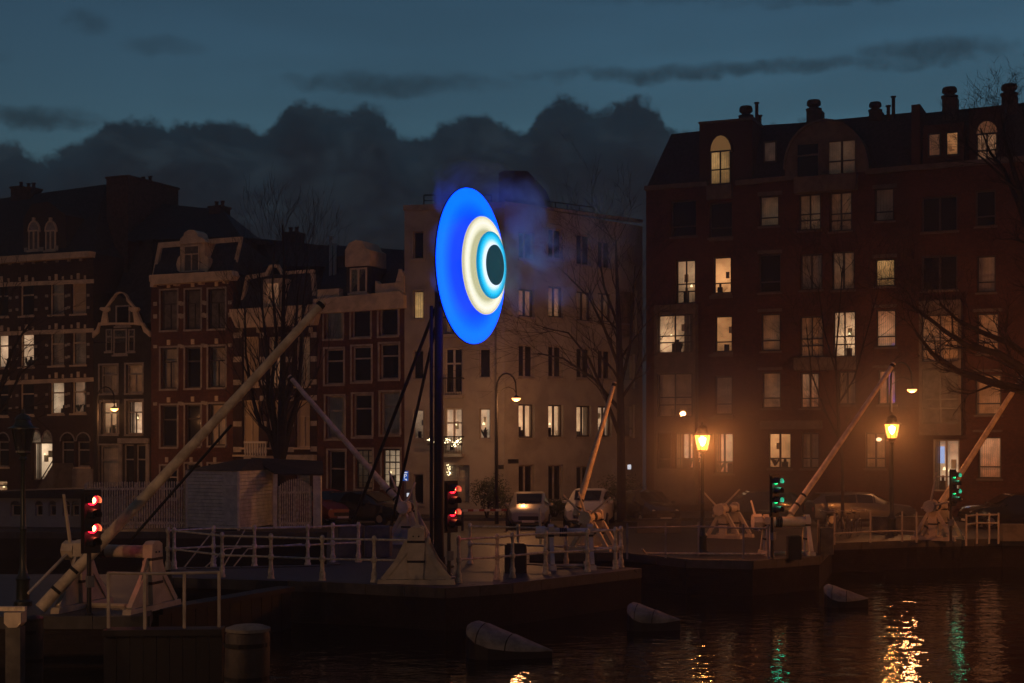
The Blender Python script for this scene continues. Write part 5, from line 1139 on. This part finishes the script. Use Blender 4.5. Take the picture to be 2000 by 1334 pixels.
def tree(label, base, limbs, seed, twig=4, name='bare_tree', up=.35, droop=0.0, trunk=None, spread=.5, dens=3, tw=1.0):
    """bare winter tree: explicit main limbs (lists of points with radii), then branching twigs"""
    rnd = random.Random(seed); base = Vector(base); r = empty(name, base, label, 'tree'); tm = MB(); cm = MB()
    if trunk: tm.tube([Vector(p) for p, _ in trunk], [q for _, q in trunk], 10)
    def grow(p, d, L_, rad, lvl):
        n = 3; pts = [p]; q = p; dd = d
        for k in range(n):
            dd = (dd+Vector((rnd.gauss(0,.16),rnd.gauss(0,.16),rnd.gauss(0,.12)+up*.14-droop*.1))).normalized(); q = q+dd*L_/n; pts.append(q)
        cm.tube(pts, [rad*(1-.22*k) for k in range(4)], 5 if lvl > 2 else 3, False)
        if lvl <= 0: return
        for k in range(dens if lvl > 1 else 2):
            t = pts[rnd.choice((1,2,3,3))]; ax = Vector((rnd.gauss(0,1),rnd.gauss(0,1),rnd.gauss(0,.6))).normalized()
            grow(t, (dd+ax*spread*1.3).normalized(), L_*rnd.uniform(.58,.82), max(.006, rad*.5), lvl-1)
    for pts in limbs:
        P_ = [Vector(p) for p, _ in pts]; tm.tube(P_, [q for _, q in pts], 8)
        for i in range(1, len(P_)):
            seg = P_[i]-P_[i-1]; d = seg.normalized()
            for k in range(2 if i < len(P_)-1 else 4):
                t = P_[i-1].lerp(P_[i], rnd.uniform(.35,1)); ax = Vector((rnd.gauss(0,1),rnd.gauss(0,1),rnd.gauss(0,.6))).normalized()
                grow(t, (d*.8+ax*spread*1.2).normalized(), tw*rnd.uniform(.9,1.6)*(1+.12*twig), max(.014, pts[i][1]*.45), twig-1)
    tm.build('trunk', M['bark'], r, True); cm.build('crown', M['bark'], r)
    return r
def TP(lst, Y): return [(P(x, y, Y+dy), q) for x, y, dy, q in lst]
Y = 64.8
tree('tall pruned bare tree in front of the striped house', cp(549,Y), [TP(l, Y) for l in (
    [(546,905,0,.20),(528,845,.1,.13),(508,830,.3,.09),(492,770,.5,.07),(480,690,.8,.05),(478,600,.6,.04)], [(546,895,0,.2),(536,830,.0,.15),(524,780,.3,.12),(522,690,.2,.08),(512,600,0,.05),(505,520,-.2,.035)],
    [(549,900,0,.2),(549,820,-.3,.17),(552,730,-.3,.14),(553,620,-.2,.10),(555,520,0,.06),(552,440,0,.04)], [(550,895,0,.2),(566,830,.1,.15),(582,780,.3,.11),(588,690,.5,.08),(592,600,.6,.06),(600,520,.6,.04)],
    [(551,880,0,.18),(556,800,-.5,.12),(572,740,-.6,.09),(576,650,-.5,.07),(584,560,-.3,.05)], [(540,850,0,.12),(530,760,-.4,.09),(540,660,-.5,.07),(532,560,-.4,.05),(536,470,-.3,.03)])],
    11, 4, trunk=TP([(549,1003,0,.30),(548,960,0,.25),(548,905,0,.24),(548,880,0,.22)], Y), spread=.34, up=.9)
Y = 62.5
tree('tall slender bare tree with drooping branches before the pale corner building', cp(1212,Y), [TP(l, Y) for l in (
    [(1212,800,0,.17),(1210,700,0,.15),(1208,620,0,.11),(1205,540,0,.07),(1203,470,0,.04)], [(1210,850,0,.10),(1180,770,-.3,.07),(1150,700,-.5,.05),(1110,650,-.6,.035),(1060,640,-.5,.02)],
    [(1210,800,0,.09),(1160,740,.3,.06),(1100,700,.5,.045),(1050,690,.5,.03)], [(1211,760,0,.09),(1230,680,.2,.06),(1236,600,.3,.05),(1240,520,.3,.03)],
    [(1210,720,0,.08),(1180,640,-.4,.06),(1150,580,-.4,.04),(1110,540,-.3,.03)], [(1209,640,0,.07),(1180,560,.3,.05),(1170,500,.3,.03)], [(1212,780,0,.08),(1240,740,-.3,.05),(1262,690,-.3,.03)])],
    23, 4, trunk=TP([(1214,1015,0,.22),(1213,900,0,.19),(1212,800,0,.17)], Y), spread=.5, up=.3)
Y = 60
tree('thin young bare tree between the crown lanterns', cp(1645,Y), [TP(l, Y) for l in ([(1645,900,0,.07),(1638,850,0,.06),(1636,780,0,.055),(1632,700,0,.04),(1640,600,0,.03),(1646,520,0,.02)], [(1640,860,0,.045),(1610,800,.2,.035),(1585,730,.3,.03),(1575,640,.3,.02)], [(1637,790,0,.045),(1668,740,-.2,.035),(1690,660,-.2,.025),(1712,580,-.2,.018)], [(1634,730,0,.04),(1610,650,-.3,.03),(1598,560,-.3,.018)])],
    31, 4, trunk=TP([(1645,1035,0,.08),(1646,960,0,.07),(1645,900,0,.06)], Y), spread=.45)
Y = 52
tree('big bare tree reaching in from the right edge over the block', cp(2075,Y), [TP(l, Y) for l in (
    [(2070,800,0,.30),(2020,740,-.5,.20),(1985,712,-.8,.16),(1950,690,-.8,.13),(1890,676,-.7,.11),(1850,650,-.6,.08),(1800,612,-.5,.05),(1770,590,-.4,.03)], [(2060,780,0,.24),(1990,760,.6,.16),(1930,745,.7,.14),(1870,725,.8,.11),(1820,690,.9,.08),(1790,650,.9,.05)],
    [(2040,720,0,.14),(1975,672,.2,.11),(1920,650,.3,.09),(1870,625,.3,.06),(1835,592,.3,.04)], [(2070,700,0,.25),(2040,560,0,.20),(2010,430,0,.15),(1985,350,0,.10),(1965,280,0,.06),(1955,225,0,.03)],
    [(2030,520,0,.12),(1990,400,.5,.09),(1960,330,.5,.07),(1935,300,.6,.05),(1915,250,.6,.025)], [(2050,560,0,.15),(2030,400,-.5,.12),(2012,290,-.5,.07),(1998,215,-.5,.03)], [(1985,370,0,.05),(1920,310,-.2,.035),(1870,270,-.2,.02)])],
    47, 4, trunk=TP([(2075,1060,0,.42),(2074,900,0,.36),(2070,780,0,.32),(2068,700,0,.27)], Y), spread=.6, up=.5, dens=4, tw=.55)
Y = 64
tree('bare tree at the left edge with branches across lit windows', cp(-30,Y), [TP(l, Y) for l in ([(-20,860,0,.14),(0,760,0,.10),(22,690,0,.07),(45,650,0,.05),(70,620,0,.03)], [(-20,820,0,.12),(10,790,.3,.07),(40,730,.3,.05),(75,700,.3,.03)], [(-25,760,0,.12),(-10,650,0,.08),(10,560,0,.05)])],
    53, 3, trunk=TP([(-30,1015,0,.22),(-25,900,0,.17),(-22,820,0,.14)], Y), spread=.5)
# ================================================================== air: haze and drifting smoke
hz = bpy.data.materials.new('night haze'); hz.use_nodes = True; n = hz.node_tree.nodes; n.clear(); o_ = n.new("ShaderNodeOutputMaterial"); pv = n.new("ShaderNodeVolumePrincipled")
pv.inputs['Color'].default_value = (.8,.8,.82,1); pv.inputs['Density'].default_value = .0013; pv.inputs['Anisotropy'].default_value = .6; hz.node_tree.links.new(pv.outputs[0], o_.inputs['Volume'])
tag(MB().box(-95,95,-35,118,-4.2,27).build('haze', hz), 'thin night mist over the canal', 'haze', kind='stuff')
sm_ = bpy.data.materials.new('drifting smoke'); sm_.use_nodes = True; n = sm_.node_tree.nodes; n.clear(); t = NT(n, sm_.node_tree.links); o_ = n.new("ShaderNodeOutputMaterial"); pv = n.new("ShaderNodeVolumePrincipled")
g = n.new("ShaderNodeNewGeometry"); pos = g.outputs['Position']; x, y, z = t.sep(pos)
f = t.noise(pos, .75, 5, .6, 1.1)
den = None
for px, py, Yd, rx, rz_, k in ((1030,410,40.6,.8,1.1,1.0),(1062,490,40.6,.95,1.0,1.0),(1020,520,40.2,.9,1.5,.40),(1095,560,40.8,1.1,.8,.75),(1000,380,41,1.1,.7,.7),(925,345,41.5,1.3,.50,1.3),(872,385,41.2,.45,.6,1.6),(862,470,41.2,.40,.6,1.5),(858,540,41.1,.34,.5,1.3),(1160,480,41.5,1.7,2.0,.16)):
    c = P(px, py, Yd); ax = t.math('DIVIDE', t.math('SUBTRACT', x, c.x), rx); ay = t.math('DIVIDE', t.math('SUBTRACT', y, c.y), 1.0); az_ = t.math('DIVIDE', t.math('SUBTRACT', z, c.z), rz_)
    q = t.math('SUBTRACT', 1.0, t.math('ADD', t.math('ADD', t.math('MULTIPLY', ax, ax), t.math('MULTIPLY', ay, ay)), t.math('MULTIPLY', az_, az_)))
    q = t.math('MULTIPLY', t.math('MAXIMUM', q, 0.0), k); den = q if den is None else t.math('MAXIMUM', den, q)
d_ = t.math('MULTIPLY', t.math('MULTIPLY', den, t.maprange(f, .40, .74)), 2.8)
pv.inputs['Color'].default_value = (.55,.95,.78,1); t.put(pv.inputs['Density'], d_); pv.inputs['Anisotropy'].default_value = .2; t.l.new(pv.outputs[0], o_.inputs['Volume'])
a, b = P(830,640,42), P(1280,290,42); tag(MB().box(a.x,b.x,38.9,42.9,a.z,b.z).build('smoke', sm_), 'drifting smoke lit blue beside the glowing disc', 'smoke', kind='stuff')

# steam drifting over the right quay, plus density added round the lanterns as glow
mm = bpy.data.materials.new('mist with added lantern glow'); mm.use_nodes = True; n = mm.node_tree.nodes; n.clear(); t = NT(n, mm.node_tree.links); o_ = n.new("ShaderNodeOutputMaterial"); pv = n.new("ShaderNodeVolumePrincipled")
g = n.new("ShaderNodeNewGeometry"); x, y, z = t.sep(g.outputs['Position']); a, b = P(1090,1010,52), P(1960,640,52)
den = None
for c in (G(1372,1083)+Vector((0,0,3.7)), G(1742,1046)+Vector((0,0,4.1))):      # ball of extra density shaped round each lantern for its halo
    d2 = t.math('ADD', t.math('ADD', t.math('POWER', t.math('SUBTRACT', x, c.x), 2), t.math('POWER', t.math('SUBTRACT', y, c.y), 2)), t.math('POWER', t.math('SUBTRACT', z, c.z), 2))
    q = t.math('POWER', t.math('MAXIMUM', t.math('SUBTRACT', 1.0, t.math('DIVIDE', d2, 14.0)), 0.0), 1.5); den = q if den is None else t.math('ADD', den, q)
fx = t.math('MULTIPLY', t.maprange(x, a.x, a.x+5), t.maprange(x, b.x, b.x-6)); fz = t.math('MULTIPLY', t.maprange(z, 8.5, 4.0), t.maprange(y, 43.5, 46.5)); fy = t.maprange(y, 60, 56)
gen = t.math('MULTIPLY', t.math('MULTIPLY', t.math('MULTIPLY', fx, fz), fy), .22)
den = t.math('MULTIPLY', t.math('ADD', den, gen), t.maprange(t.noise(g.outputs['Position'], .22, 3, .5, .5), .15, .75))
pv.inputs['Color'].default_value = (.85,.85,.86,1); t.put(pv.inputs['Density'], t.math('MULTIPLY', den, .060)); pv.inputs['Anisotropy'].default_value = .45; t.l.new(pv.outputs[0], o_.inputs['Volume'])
tag(MB().box(a.x,b.x,42.6,60.2,.3,8.6).build('mist', mm), 'thin steam drifting over the right quay, with added glow haze around the crown lanterns', 'mist', kind='stuff')

hz.cycles.homogeneous_volume = True; sm_.cycles.volume_step_rate = 2.5; mm.cycles.volume_step_rate = 8.0
